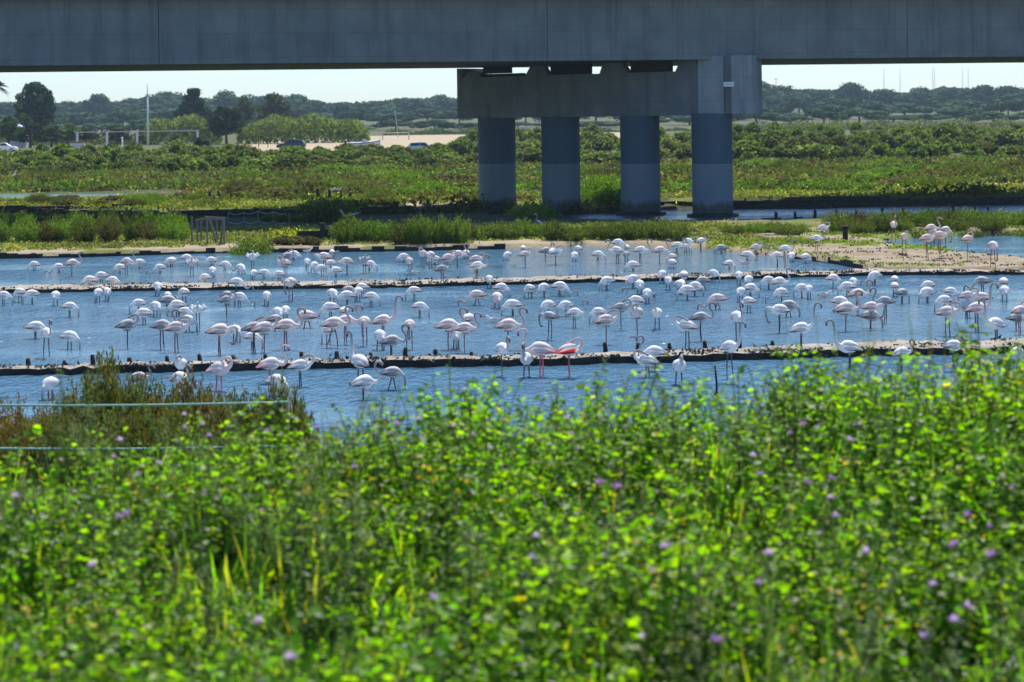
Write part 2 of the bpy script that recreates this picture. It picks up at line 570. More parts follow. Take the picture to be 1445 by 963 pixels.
boards('shore_revetment', [(-300, 369), (0, 365.5), (110, 363.5), (300, 357.5), (540, 355.2), (780, 350.5), (812, 348.5)], .27, 'low black wet board revetment along the far shore of the far pond')
boards('channel_wall', [(-300, 308.5), (0, 309.5), (230, 311.5), (400, 310.5), (500, 307.5), (640, 303.5), (690, 301.7)], .68, 'long dark earth and board wall behind the wooden frame, left of the pier', thick=.3)
boards('channel_wall', [(760, 301), (880, 295.5), (1036, 294.5), (1445, 289), (1800, 284)], .55, 'long black board wall along the channel behind the rightmost column', thick=.3, jit=.04, zjit=.03)
boards('terrace_wall', [(-300, 288), (0, 286.5), (350, 283)], .16, 'low dark terrace edge just in front of the bright water strip', z0=.55, step=.9)
boards('terrace_wall', [(-300, 299), (0, 297.5), (190, 295)], .24, 'low dark terrace edge between bright water strip and shrub row', z0=.55, step=.9)
boards('pond_edging', [(1290, 334.5), (1445, 330.5), (1800, 326.5)], .16, 'dark crumbling edging along the back of the small right pond', step=.4, zjit=.07)
boards('spit_edging', [(1100, 363.5), (1140, 367.5), (1185, 374), (1214, 380), (1246, 384.5)], .24, 'jagged dark stake edging along the grassy sand spit', step=.22, zjit=.08)
boards('channel_boom', [(930, 311.5), (1036, 311.6), (1150, 307.2), (1300, 303.7), (1445, 300)], .13, 'low dark timber edging along the near side of the channel', step=.6, zjit=.03)

# stakes
def stake_mesh(h, r):
    b = MB(); b.tube([(0, 0, 0), (.005, 0, h * .6), (0, .006, h)], [r, r * .95, r * .8], 7)
    b.tube([(0, 0, h), (0, 0, h + .015)], [r * .75, r * .4], 7)
    return b.mesh('stake', M_darkwood)


SM = [stake_mesh(.34, .065), stake_mesh(.30, .055), stake_mesh(.38, .06)]
bx, by = line_of(FRONT_B, .15)
for i, x in enumerate([40, 90, 132, 183, 237, 283, 331, 375, 427, 475, 523, 571, 616, 665, 712, 760, 808, 855, 900, 945, 995, 1043, 1090]):
    p = atz(x, np.interp(x, [a for a, _ in FRONT_B], [b for _, b in FRONT_B]), .15)
    s = link('stake', SM[i % 3], None, (p.x, p.y - .03, -.03 + rng.uniform(-.05, .03)))
    s.rotation_euler = (rng.normal(0, .05), rng.normal(0, .05), rng.uniform(0, 6))
    tag(s, 'short dark wooden stake on the back edge of the front dike', 'stake', 'stakes along the front dike')
for i, x in enumerate([1095, 1122, 1150, 1180, 1208, 1245, 1275, 1310, 1345, 1375, 1394]):
    y = np.interp(x, [1036, 1150, 1300, 1445], [311.6, 307.2, 303.7, 300]) + .6
    p = atz(x, y, 0)
    s = link('stake', SM[i % 3], None, (p.x, p.y, -.02)); s.scale = (1.5, 1.5, 1.25)
    tag(s, 'dark wooden stake in the timber edging of the channel behind the shrubs', 'stake', 'stakes along the channel')
for i, x in enumerate([419, 433, 448, 465, 481, 494]):
    p = atz(x, 281.5, .6)
    s = link('stake', SM[i % 3], None, (p.x, p.y, gz(p.x, p.y) - .05)); s.scale = (1.6, 1.6, 2.0)
    tag(s, 'dark stake in a short row on the green terrace left of the pier', 'stake', 'stakes on the terrace')
for i, x in enumerate([263, 279, 296, 309, 326]):
    p = atz(x, 283.0, .6)
    s = link('stake', SM[i % 3], None, (p.x, p.y, gz(p.x, p.y) - .05)); s.scale = (1.6, 1.6, 1.7)
    tag(s, 'dark stake along the terrace edge behind the wooden frame', 'stake', 'stakes on the terrace')
p = atz(1013, 562, 0)
b = MB(); b.tube([(-.03, 0, -.3), (-.02, 0, .3), (-.05, 0, .66)], [.025, .022, .018], 8); b.tube([(-.02, 0, .02), (-.02, 0, .12)], [.06, .05], 8)
tag(b.build('stake', M_darkwood, None, p), 'thin dark stake with a thick collar standing in the near pond', 'stake')
p = atz(1193, 341, .2)
b = MB(); b.tube([(0, 0, -.1), (0, 0, .5), (.01, 0, .62)], [.12, .11, .12], 8); b.tube([(0, 0, .62), (0, 0, .72)], [.17, .15], 8)
tag(b.build('post', M_darkwood, None, (p.x, p.y, .15)), 'stout dark post with a cap on the sand beside the small right pond', 'post')

# ------------------------------------------------------------------ bridge
bridge = thing('viaduct', 'grey concrete viaduct girder carried on a cap with four round columns', 'bridge', (8.0, 122, 0))
BR = Vector((8.0, 122, 0))
ZS = 8.79
A0 = Vector((-26.8, 111.3)); A1 = Vector((29.3, 121.7)); gd = (A1 - A0).normalized(); gn = Vector((-gd.y, gd.x))
GANG = math.atan2(gd.y, gd.x)


def local_box(b, l0, l1, d0, d1, z0, z1, mi=0):
    pts = []
    for z in (z0, z1):
        for l, d in ((l0, d0), (l1, d0), (l1, d1), (l0, d1)): pts.append((l, d, z))
    b.add(pts, [(0, 3, 2, 1), (4, 5, 6, 7), (0, 1, 5, 4), (1, 2, 6, 5), (2, 3, 7, 6), (3, 0, 4, 7)], (1, 1, 1), mi)


def girder_part(name, b, mat):
    o = b.build(name, mat, bridge)
    o.location = (A0.x - BR.x, A0.y - BR.y, 0); o.rotation_euler = (0, 0, GANG)
    return o


b = MB()   # fascia girder (segments with fine joints), l measured from the left picture edge
cuts = [-140, -62, -22.0, 8.25, 29.3, 50.1, 90, 190]
for i in range(len(cuts) - 1): local_box(b, cuts[i] + .015, cuts[i + 1] - .015, 0, .7, ZS, 12.25)
girder_part('fascia_girder', b, M_conc)
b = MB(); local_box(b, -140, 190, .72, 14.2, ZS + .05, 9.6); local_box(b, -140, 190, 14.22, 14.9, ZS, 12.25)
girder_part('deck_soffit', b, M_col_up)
b = MB(); local_box(b, -140, 190, -.9, 15.8, 12.26, 12.75); local_box(b, -140, 190, -.9, -.65, 12.752, 13.6); local_box(b, -140, 190, 15.55, 15.8, 12.752, 13.6)
girder_part('deck_slab', b, M_conc)

# pier: four columns, deepest at the left
# cap: its long face runs from the left column line to the right end block
pl = atY(645, 130, 130.2); pr_ = atY(990, 120, 118.7)
cdv = Vector((pr_.x - pl.x, pr_.y - pl.y)); clen = cdv.length; cang = math.atan2(cdv.y, cdv.x)
zb_cap = CAMZ - deroll(645, 169)[1] * 130.2 / F
zb2 = CAMZ - deroll(1000, 161)[1] * 118.7 / F
zbot = .5 * (zb_cap + zb2)
zt1 = CAMZ - deroll(660, 110)[1] * 130 / F; zt2 = CAMZ - deroll(950, 101)[1] * 120 / F
ztop = .5 * (zt1 + zt2)


def cap_l(x):
    """distance along the cap face that shows at picture column x (at mid cap height)"""
    u = deroll(x, 120)[0] / F
    # point pl + t*dir lies on ray X = u*Y
    dx, dy = cdv.x / clen, cdv.y / clen
    return (u * pl.y - pl.x) / (dx - u * dy)


def cap_part(name, b, mat):
    o = b.build(name, mat, bridge, (pl.x - BR.x, pl.y - BR.y, 0)); o.rotation_euler = (0, 0, cang); return o


b = MB()
l0 = 0.; l1 = cap_l(987)
local_box(b, l0, l1, 0, 2.4, zbot, ztop)
# small upstand at the left end
local_box(b, l0, cap_l(651.5), 0, 2.4, ztop + .003, ZS - .05)
# trapezoid shear keys
zk = ZS - .02
for (xa, xb, xc, xd, zz) in ((655, 659, 675, 679, ztop + .30), (741, 749, 766, 773, zk), (846, 851, 877, 886, zk), (953, 960, 982, 986.5, zk)):
    a, bb, c, d = [cap_l(x) for x in (xa, xb, xc, xd)]
    vs = [(a, 0.004, ztop + .002), (d, 0.004, ztop + .002), (c, 0.004, zz), (bb, 0.004, zz), (a, .45, ztop + .002), (d, .45, ztop + .002), (c, .45, zz), (bb, .45, zz)]
    b.add(vs, [(0, 1, 2, 3), (5, 4, 7, 6), (0, 4, 5, 1), (1, 5, 6, 2), (2, 6, 7, 3), (3, 7, 4, 0)])
cap_part('pier_cap', b, M_conc)
# bearings/beam ends between the keys
for (xa, xb, z0, z1) in ((681, 717, ztop + .2, ZS - .01), (681, 736, ztop + .004, ztop + .18), (776, 830, ztop + .004, ZS - .01), (889, 944, ztop + .004, ZS - .01)):
    b = MB(); local_box(b, cap_l(xa), cap_l(xb), .06, .42, z0, z1); cap_part('bearing_beam', b, M_darkwood)
# end block
e0, e1 = cap_l(985), cap_l(1062)
pe0 = atY(985, 120, 118.6); pe1 = atY(1061, 120, 117.6)
zeb = CAMZ - deroll(1020, 161)[1] * 118.2 / F; zet = CAMZ - deroll(1020, 79)[1] * 118.2 / F
ed = Vector((pe1.x - pe0.x, pe1.y - pe0.y)); el = ed.length; ea = math.atan2(ed.y, ed.x)
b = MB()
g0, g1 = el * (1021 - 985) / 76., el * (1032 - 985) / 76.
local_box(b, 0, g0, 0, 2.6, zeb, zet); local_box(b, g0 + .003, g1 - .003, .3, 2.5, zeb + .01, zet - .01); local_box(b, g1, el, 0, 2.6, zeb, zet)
eb = b.build('cap_end_block', M_conc_skylit, bridge, (pe0.x - BR.x, pe0.y - BR.y, 0)); eb.rotation_euler = (0, 0, ea)
b = MB(); zs_ = CAMZ - deroll(1028, 122.5)[1] * 118 / F
local_box(b, el * (1021.5 - 985) / 76, el * (1036 - 985) / 76, -.03, -.004, zs_, zs_ + .26)
sg = b.build('number_plate', M_white, eb)
b = MB(); local_box(b, el * (1023.5 - 985) / 76, el * (1034 - 985) / 76, -.036, -.031, zs_ + .10, zs_ + .17); b.build('grey_line', M_greymetal, sg)

cols = [(701.5, 128.0), (791.5, 125.3), (903.5, 122.3), (1005.0, 119.8)]
CR = 1.14
for i, (x, Y) in enumerate(cols):
    l_ = cap_l(x); q_ = 1.32
    p = Vector((pl.x + cdv.x / clen * l_ - cdv.y / clen * q_, pl.y + cdv.y / clen * l_ + cdv.x / clen * q_, 0))
    u_ = deroll(x, 230)[0] / F; p.x = u_ * p.y; Y = p.y
    zb = gz(p.x, p.y)
    b = MB()
    n = 48
    zsplit = CAMZ - deroll(x, 231)[1] * Y / F
    zt = (zeb if i == 3 else zbot) + .03
    for (z0, z1, mi) in ((-.6, zsplit, 1), (zsplit, zt, 0)):
        vs = [(CR * math.cos(2 * PI * k / n), CR * math.sin(2 * PI * k / n), z) for z in (z0, z1) for k in range(n)]
        b.add(vs, [(k, (k + 1) % n, n + (k + 1) % n, n + k) for k in range(n)], mi=mi, smooth=True)
    r2 = CR + .006; vs = [(r2 * math.cos(2 * PI * k / n), r2 * math.sin(2 * PI * k / n), z) for z in (-.5, .22) for k in range(n)]
    b.add(vs, [(k, (k + 1) % n, n + (k + 1) % n, n + k) for k in range(n)], mi=2, smooth=True)
    c = b.build('pier_column', [M_col_up, M_col_low, M_mud], bridge, (p.x - BR.x, p.y - BR.y, 0))
    b = MB(); n = 24
    b.tube([(0, 0, -.5), (0, 0, .14)], [1.5, 1.45], n, smooth=False)
    b.build('footing', M_mud, c, (0, 0, 0))


# ------------------------------------------------------------------ foliage tools
def quads_leaves(P, size, nrm=None, r=None, stretch=1.6, cols=None):
    """diamond leaves at points P (n,3) with sizes (n,), random orientation around nrm"""
    n = len(P)
    d = r.normal(size=(n, 3)); d /= np.linalg.norm(d, axis=1)[:, None]
    if nrm is not None: d = d * .7 + nrm; d /= np.linalg.norm(d, axis=1)[:, None] + 1e-9
    a = np.cross(d, r.normal(size=(n, 3))); a /= np.linalg.norm(a, axis=1)[:, None] + 1e-9
    b_ = np.cross(d, a)
    s = np.asarray(size).reshape(-1, 1) * np.ones((n, 1))
    V = np.stack([P - a * s * stretch, P - b_ * s, P + a * s * stretch, P + b_ * s], 1).reshape(-1, 3)
    Fq = np.arange(4 * n).reshape(n, 4)
    C = np.repeat(cols, 4, axis=0) if cols is not None else None
    return V, Fq, C


def colmix(r, n, palette, var=.18):
    pal = np.array(palette, float); k = r.integers(0, len(pal), n)
    return np.clip(pal[k] * (1 + r.normal(0, var, (n, 1))), .004, 1)


def crown_points(r, lobes, n):
    """points near the surfaces of a set of ellipsoid lobes (cx,cy,cz,rx,ry,rz)"""
    L = np.array(lobes, float); w = (L[:, 3] * L[:, 4] + L[:, 3] * L[:, 5]); w /= w.sum()
    k = r.choice(len(L), n, p=w)
    d = r.normal(size=(n, 3)); d /= np.linalg.norm(d, axis=1)[:, None]
    rad = np.clip(r.normal(.86, .13, (n, 1)), .3, 1.12)
    P = L[k, :3] + d * L[k, 3:] * rad
    return P, d


PINE_PAL = [(.034, .075, .036), (.046, .09, .04), (.028, .06, .03), (.06, .105, .042)]


def pine_meshes(seed, h, w, umbrella=True, nleaf=2600, pal=PINE_PAL, leaf=.30):
    r = np.random.default_rng(seed)
    lobes = []
    ch = h * (.9 if umbrella else .75)
    for i in range(15 if umbrella else 34):
        a = r.uniform(0, 2 * PI); q = math.sqrt(r.uniform(0, 1)) * w * .42
        if umbrella:
            zc = h - ch * .20 - (q / (w * .5)) ** 2 * ch * .68 + r.normal(0, ch * .05)
            lobes.append((q * math.cos(a), q * math.sin(a), zc, r.uniform(.16, .27) * w, r.uniform(.16, .27) * w, r.uniform(.17, .30) * ch))
        else:
            t = r.uniform(0, 1); zc = h * .28 + t * h * .62; q = math.sqrt(r.uniform(0, 1)) * w * .42 * math.sin(PI * min(1, .25 + t * .7))
            lobes.append((q * math.cos(a), q * math.sin(a), zc, r.uniform(.10, .2) * w, r.uniform(.10, .2) * w, r.uniform(.06, .11) * h))
    P, d = crown_points(r, lobes, nleaf)
    V, Fq, C = quads_leaves(P, r.uniform(.6, 1.2, nleaf) * leaf * (1.35 if umbrella else 1.), d * (1.9 if umbrella else 1.0), r, 1.4, colmix(r, nleaf, pal))
    crown = mesh_np('crown', V, Fq, M_pine, C)
    b = MB()
    b.tube([(0, 0, -.3), (.1, .05, h * .25), (-.05, .1, h * .5), (0, 0, h * .8)], [.3, .24, .2, .08], 7)
    for k in range(7):
        a = 2 * PI * k / 7 + r.uniform(-.3, .3); q = w * r.uniform(.2, .36)
        z0 = h * r.uniform(.42, .6)
        b.tube([(0, .05, z0), (q * .5 * math.cos(a), q * .5 * math.sin(a), z0 + h * .12), (q * math.cos(a), q * math.sin(a), h * .78)], [.13, .09, .04], 5)
    trunk = b.mesh('trunk', M_bark)
    return crown, trunk


def tree(name, label, loc, meshes, s, sz, group=None, rz=None):
    t = thing(name, label, 'tree', loc, rng.uniform(0, 6.28) if rz is None else rz, group)
    t.scale = (s, s, sz)
    link('trunk', meshes[1], t); link('crown', meshes[0], t)
    return t


PINES = [pine_meshes(10 + i, 10., 12., True) for i in range(5)]


def place_tree(name, label, x, ytop, Y, wpx, meshes, h0=10., w0=12., group=None):
    p = atY(x, ytop, Y); g = gz(p.x, Y)
    s = wpx * Y / F / w0; sz = max(.3, (p.z - g)) / h0
    return tree(name, label, (p.x, Y, g), meshes, s, sz, group)


# --- pine wood: three tiers of umbrella pines
def wood_top(x):
    return np.interp(x, [-400, 0, 90, 180, 215, 300, 400, 450, 520, 560, 640, 700, 900, 1060, 1100, 1200, 1290, 1330, 1400, 1445, 1800],
                     [133, 139, 141, 137, 131, 135, 133, 140, 140, 134, 133, 138, 132, 112, 120, 122, 128, 117, 122, 119, 122])


def region(x): return 'left of the pier' if x < 660 else ('right of the pier' if x > 1040 else 'behind the pier')


for tier, (Y0, dx, w0, dtop, name) in enumerate([(1050, 46, 58, 0, 'back'), (840, 50, 62, 16, 'middle'), (660, 56, 66, 34, 'front')]):
    x = -330. + tier * 17
    while x < 1790:
        if not (660 < x < 1010 and False):
            top = wood_top(x) + dtop + rng.uniform(-1, 6) - (rng.uniform(2, 5) if rng.random() < .3 else 0)
            lab = f'hazy umbrella pine in the {name} row of the distant wood, {region(x)}'
            place_tree('umbrella_pine', lab, x, top, Y0 + rng.uniform(-45, 45), w0 * rng.uniform(.85, 1.3), PINES[int(rng.integers(0, 5))], group=f'{name} row of pines {region(x)}')
        x += dx * rng.uniform(.75, 1.2)
# distant wood mass behind (nobody could count it)
r = np.random.default_rng(5)
n = 26000
xs = r.uniform(-520, 1960, n); Ys = r.uniform(1150, 1500, n)
tops = np.array([CAMZ - deroll(a, wood_top(a) + 5)[1] * b / F for a, b in zip(xs, Ys)])
P = np.stack([(xs - CX) * Ys / F, Ys, tops - np.abs(r.normal(0, 4., n)) - 1], 1)
V, Fq, C = quads_leaves(P, r.uniform(.8, 1.7, n), None, r, 1.4, colmix(r, n, PINE_PAL))
tag(link('distant_wood', mesh_np('distant_wood', V, Fq, M_pine, C)), 'far hazy evergreen wood along the skyline', 'wood', kind='stuff')
# lower scrub under the wood
# --- single trees at the left
YEL = [(.13, .12, .035), (.10, .10, .035), (.06, .08, .03), (.05, .07, .025)]
DARK = [(.025, .045, .018), (.035, .06, .02), (.03, .05, .025)]
FRESH = [(.08, .13, .035), (.11, .17, .045), (.065, .11, .035)]
OLI = [(.07, .09, .04), (.055, .075, .03), (.09, .11, .05), (.045, .06, .028)]
big_pine = pine_meshes(31, 10, 8, False, 3600, PINE_PAL, .26)
place_tree('pine_tree', 'tall dense rounded pine standing above the wood at far left', 50, 111, 450, 66, big_pine, w0=8)
place_tree('broadleaf_tree', 'dark ragged tree taller than the wood, right of the white mast', 273, 122, 520, 56, pine_meshes(32, 10, 8, False, 2400, DARK, .28), w0=8)
place_tree('broadleaf_tree', 'low dark round-headed tree behind the small palms', 319, 147, 400, 56, pine_meshes(33, 10, 8, False, 3200, DARK, .24), w0=8)
place_tree('broadleaf_tree', 'yellow-flowering tree above the cane bed left of the goals', 386, 129, 520, 50, pine_meshes(34, 10, 8, False, 2600, YEL, .28), w0=8)
place_tree('broadleaf_tree', 'brownish tree between the dark round tree and yellow tree', 345, 136, 560, 46, pine_meshes(35, 10, 8, False, 2200, YEL[1:], .28), w0=8)
for i, (x, top, w, lab, pal) in enumerate([
        (12, 163, 46, 'bright green tree at far left above the white car', FRESH), (42, 172, 56, 'dark spreading tree right of the white car', DARK),
        (72, 176, 50, 'dark low tree beside the small dark kiosk', OLI), (95, 172, 40, 'grey green tree behind the dark kiosk', FRESH),
        (122, 176, 44, 'low olive tree behind the left end of the metal frame', OLI), (165, 178, 46, 'low spreading tree behind the middle of the metal frame', OLI),
        (205, 182, 40, 'low tree at the foot of the white mast', OLI), (30, 158, 40, 'olive green tree behind the pale blue roof', FRESH)]):
    place_tree('broadleaf_tree', lab, x, top, 385 + i * 7, w, pine_meshes(40 + i, 10, 8, False, 2000, pal, .26), w0=8)
# tall palm at the left edge
def palm(label, x, ytop, Y, trunk_h, frond, seed):
    p = atY(x, ytop, Y); g = gz(p.x, Y)
    t = thing('palm_tree', label, 'palm', (p.x, Y, g))
    h = (p.z - g) if trunk_h is None else trunk_h
    b = MB(); b.tube([(0, 0, -.2), (.05, 0, h * .5), (0, 0, h)], [.28, .22, .2], 8); b.build('trunk', M_bark, t)
    r = np.random.default_rng(seed)
    Vs, Fs, Cs = [], [], []; k = 0
    for j in range(34):
        a = r.uniform(0, 2 * PI); el = r.uniform(-.3, 1.35)
        for i in range(16):
            s = (i + 1) / 16 * frond
            q = s * math.cos(el) ; z = h + s * math.sin(el) - (s * s) * .22
            c = Vector((q * math.cos(a), q * math.sin(a), z))
            side = Vector((-math.sin(a), math.cos(a), -.5))
            ln = frond * .22 * math.sin(PI * min(.97, i / 16 + .12)); wd = .085
            fw = Vector((math.cos(a), math.sin(a), 0)) * wd
            for sg_ in (-1, 1):
                tip = c + Vector((side.x * sg_, side.y * sg_, side.z)) * ln + fw * 4
                Vs += [c - fw, c + fw, tip + fw * .3, tip - fw * .3]; Fs.append((k, k + 1, k + 2, k + 3)); k += 4
                cc = np.array((.035, .06, .025)) * r.uniform(.7, 1.4); Cs += [cc] * 4
    link('fronds', mesh_np('fronds', np.array([tuple(v) for v in Vs]), np.array(Fs), M_pine, np.array(Cs)), t)


palm('tall palm with a bare trunk at the left edge of the wood', -4, 122, 420, None, 2.8, 1)
palm('low bushy palm behind the right end of the metal frame', 247, 199, 330, None, 2.4, 2)
palm('smaller low palm right of the bushy palm', 284, 203, 325, None, 2.1, 3)

# --- cane beds
def cane(label, x0, x1, ytop0, ytop1, Y, n, seed, pal):
    r = np.random.default_rng(seed)
    x = r.uniform(x0, x1, n); Yc = Y + r.uniform(-9, 9, n)
    prof = np.sin(np.clip((x - x0) / (x1 - x0), .0, 1) * PI) ** .35
    tp = ytop1 + (ytop0 - ytop1) * prof + r.uniform(-3, 8, n) + 3 * np.sin(x * .11)
    base = np.array([gz(0, q) for q in Yc]); 
    zt = np.array([CAMZ - deroll(a, b)[1] * c / F for a, b, c in zip(x, tp, Yc)])
    X = np.array([deroll(a, 180)[0] * c / F for a, c in zip(x, Yc)])
    z = base + (zt - base) * r.uniform(.0, 1.0, n) ** .6
    P = np.stack([X, Yc, z], 1)
    d = np.stack([r.normal(0, .6, n), r.normal(0, .6, n), np.ones(n) * .2], 1)
    V, Fq, C = quads_leaves(P, r.uniform(.10, .22, n), d, r, 3.2, colmix(r, n, pal))
    tag(link('cane_bed', mesh_np('cane_bed', V, Fq, M_marsh, C)), label, 'reeds', kind='stuff')


CANE = [(.12, .17, .06), (.09, .14, .045), (.15, .19, .08), (.07, .11, .04)]
cane('pale green giant cane bed left of the goals', 335, 520, 165, 192, 410, 7500, 3, CANE)
cane('pale green giant cane bed behind the metal frame and palms', 205, 312, 166, 185, 420, 4500, 4, CANE)
cane('dull scrub along the foot of the wood right of the pier', 1035, 1700, 172, 180, 520, 9000, 6, [(.09, .12, .06), (.12, .13, .08), (.06, .09, .045)])
cane('dull scrub along the foot of the wood behind the pier', 540, 1040, 184, 189, 560, 7000, 8, [(.05, .08, .035), (.06, .09, .045)])
cane('dull scrub under the trees at far left', -330, 215, 190, 196, 430, 7000, 9, [(.05, .07, .035), (.06, .08, .03), (.08, .09, .05)])

# ------------------------------------------------------------------ shrubs
def shrub_mesh(seed, pal, n=1500, w=2., h=1., leaf=.07, mat=None, up=.5, nl=12, stretch=1.9):
    r = np.random.default_rng(seed)
    lobes = []
    for i in range(nl):
        a = r.uniform(0, 2 * PI); q = math.sqrt(r.uniform(0, 1)) * w * .36
        rz_ = r.uniform(.2, .36) * h
        zc = max(rz_ * .6, h * (1 - (q / (w * .5)) ** 2 * .7) - rz_ * r.uniform(.9, 1.4))
        lobes.append((q * math.cos(a), q * math.sin(a), zc, r.uniform(.14, .24) * w, r.uniform(.14, .24) * w, rz_))
    P, d = crown_points(r, lobes, n)
    P[:, 2] = np.maximum(P[:, 2], .02)
    V, Fq, C = quads_leaves(P, r.uniform(.6, 1.3, n) * leaf, d * .4 + np.array([0, 0, up]) * 0, r, stretch, colmix(r, n, pal))
    # twigs
    b = MB()
    for k in range(7):
        a = r.uniform(0, 6.28); q = w * r.uniform(.1, .3)
        b.tube([(0, 0, -.05), (q * .5 * math.cos(a), q * .5 * math.sin(a), h * .4), (q * math.cos(a), q * math.sin(a), h * .75)], [.03, .02, .008], 4)
    nv = len(V); V = np.concatenate([V, np.array(b.v)]); C = np.concatenate([C, np.tile((.09, .07, .05), (len(b.v), 1))])
    Fq = np.concatenate([Fq, np.array([f for f in b.f if len(f) == 4]) + nv])
    return mesh_np('shrub', V, Fq, mat or M_marsh, C)


G1 = [(.095, .15, .04), (.12, .18, .05), (.07, .115, .03), (.14, .20, .055)]
G2 = [(.05, .08, .025), (.06, .075, .03), (.08, .085, .035)]
BRN = [(.10, .09, .05), (.085, .09, .04), (.12, .10, .06), (.075, .085, .035)]
GRN = [(.10, .19, .03), (.13, .23, .035), (.075, .14, .025)]
OLV = [(.11, .14, .06), (.09, .12, .05), (.13, .16, .075)]
SH_big = [shrub_mesh(60 + i, [G1, OLV, OLV + G1, G1 + G2][i % 4], 1900, 5., 2.6, .13) for i in range(6)]
def brush(seed, pal, h=1.8, w=2.0, stems=260, per=130, ll=1., lw=1., jit=.06):
    r = np.random.default_rng(seed); P, Dr = [], []
    b = MB()
    for k in range(stems):
        a = r.uniform(0, 2 * PI); q = math.sqrt(r.uniform(0, 1)); hh = h * (1 - .45 * q * q) * r.uniform(.6, 1.05)
        bx_, by_ = math.cos(a) * q * w * .22, math.sin(a) * q * w * .22
        tx, ty = math.cos(a) * q * w * .5 + r.normal(0, .06), math.sin(a) * q * w * .5 + r.normal(0, .06)
        if k % 3 == 0: b.tube([(bx_, by_, -.1), (.5 * (bx_ + tx), .5 * (by_ + ty), hh * .55), (tx, ty, hh)], [.016, .01, .004], 4)
        t = r.uniform(.05, 1.0, per) ** .8
        x = bx_ + (tx - bx_) * t ** 1.3; y = by_ + (ty - by_) * t ** 1.3; z = hh * t
        P.append(np.stack([x, y, z], 1) + r.normal(0, jit * .8, (per, 3)))
        Dr.append(np.stack([r.normal(0, 1, per), r.normal(0, 1, per), r.normal(0, .15, per)], 1))
    P = np.concatenate(P); D = np.concatenate(Dr); n = len(P)
    D /= np.linalg.norm(D, axis=1)[:, None]
    up = np.array([0, 0, 1.]) + r.normal(0, .35, (n, 3)); up /= np.linalg.norm(up, axis=1)[:, None]
    side = np.cross(D, up); side /= np.linalg.norm(side, axis=1)[:, None]
    L_ = r.uniform(.04, .10, (n, 1)) * ll; Wd = r.uniform(.009, .018, (n, 1)) * lw
    V = np.stack([P - up * L_ * .2, P - side * Wd + up * L_ * .3, P + up * L_, P + side * Wd + up * L_ * .3], 1).reshape(-1, 3)
    C = np.repeat(colmix(r, n, pal), 4, axis=0)
    Fq = np.arange(4 * n).reshape(n, 4); nv = len(V)
    V = np.concatenate([V, np.array(b.v)]); C = np.concatenate([C, np.tile((.07, .05, .04), (len(b.v), 1))])
    Fq = np.concatenate([Fq, np.array([f for f in b.f if len(f) == 4]) + nv])
    return mesh_np('shrub', V, Fq, M_marsh, C)


SH_mid = [brush(70 + i, [GRN, G1 + G2, GRN, BRN + G2, G2 + G1, GRN + G1][i % 6], 1.1, 2.4, 95, 45, 1.25, 1.7, .09) for i in range(8)]
SH_brn = [shrub_mesh(80 + i, BRN, 1300, 2.4, .8, .06, nl=14) for i in range(2)]

# belt of big bushes between marsh and sand
count = 0
for row, (YL, YRr, hl, hr, dx) in enumerate([(264, 305, 1.75, 2.7, 30), (247, 280, 1.9, 2.6, 31), (229, 252, 1.75, 2.4, 33), (213, 226, 1.6, 1.7, 36)]):
    x = -260. + row * 13
    while x < 1720:
        lf = x < 650
        Y = (YL if lf else YRr) + rng.uniform(-7, 7)
        X = (x - CX) * Y / F
        o = link('bush', SH_big[int(rng.integers(0, 6))], None, (X, Y, gz(X, Y)))
        o.scale = (rng.uniform(.6, 1.1),) * 2 + ((hl * (1.2 if x < 350 and row < 2 else 1.) if lf else hr) / 2.6 * rng.uniform(.75, 1.25),)
        o.rotation_euler[2] = rng.uniform(0, 6.28)
        side = 'left of the pier' if x < 670 else ('right of the pier' if x > 1035 else 'seen between the columns')
        tag(o, f'leafy green bush in the thick belt beyond the marsh, {side}', 'bush', f'bushes in the belt {side}')
        x += dx * rng.uniform(.7, 1.3)

# near shrub row behind the far pond: individual saltbushes
def near_shrub(x, ybase, h, w, kind, label, group):
    p = atz(x, ybase, .2)
    me = SH_brn[int(rng.integers(0, 2))] if kind == 'b' else SH_mid[{'g': [0, 2, 5], 'd': [1, 4], 'm': [0, 1, 2, 3, 4, 5]}[kind][int(rng.integers(0, 100)) % {'g': 3, 'd': 2, 'm': 6}[kind]]]
    o = link('saltbush', me, None, (p.x, p.y, gz(p.x, p.y) - .03))
    o.scale = (w / 2.4, w / 2.4 * .8, h / (.8 if kind == 'b' else 1.1)); o.rotation_euler[2] = rng.uniform(0, 6.28)
    return tag(o, label, 'shrub', group)


lab = 'dense green saltbush in the row on the far shore, left of the wooden frame'
for x in list(range(-210, 265, 30)):
    for k in range(2): near_shrub(x + rng.uniform(-10, 10), 343 - 9 * k + rng.uniform(-2, 2) - .012 * x, rng.uniform(.95, 1.3) + .1 * k, rng.uniform(1.4, 2.2), 'm', lab, 'saltbushes left of the wooden frame')
near_shrub(355, 352, 1.25, 2.3, 'g', 'green saltbush with a feathery top right of the wooden frame', None)
near_shrub(372, 350, 1.0, 1.7, 'd', 'dark low saltbush hanging over the shore right of the wooden frame', None)
for x in (400, 418, 436): near_shrub(x, 346, .45, 1.5, 'b', 'low dry brown bush between the wooden frame and sluice', 'dry bushes left of the sluice')
lab = 'dense green saltbush in the row between the sluice and first column'
for x in range(492, 660, 26): near_shrub(x, 344 + rng.uniform(-3, 1), rng.uniform(.95, 1.35), rng.uniform(1.5, 2.2), 'm', lab, 'saltbushes right of the sluice')
near_shrub(592, 345, 1.3, 1.4, 'g', 'tall upright saltbush with thin shoots left of the first column', None)
lab = 'dark green saltbush in the row in front of the bridge columns'
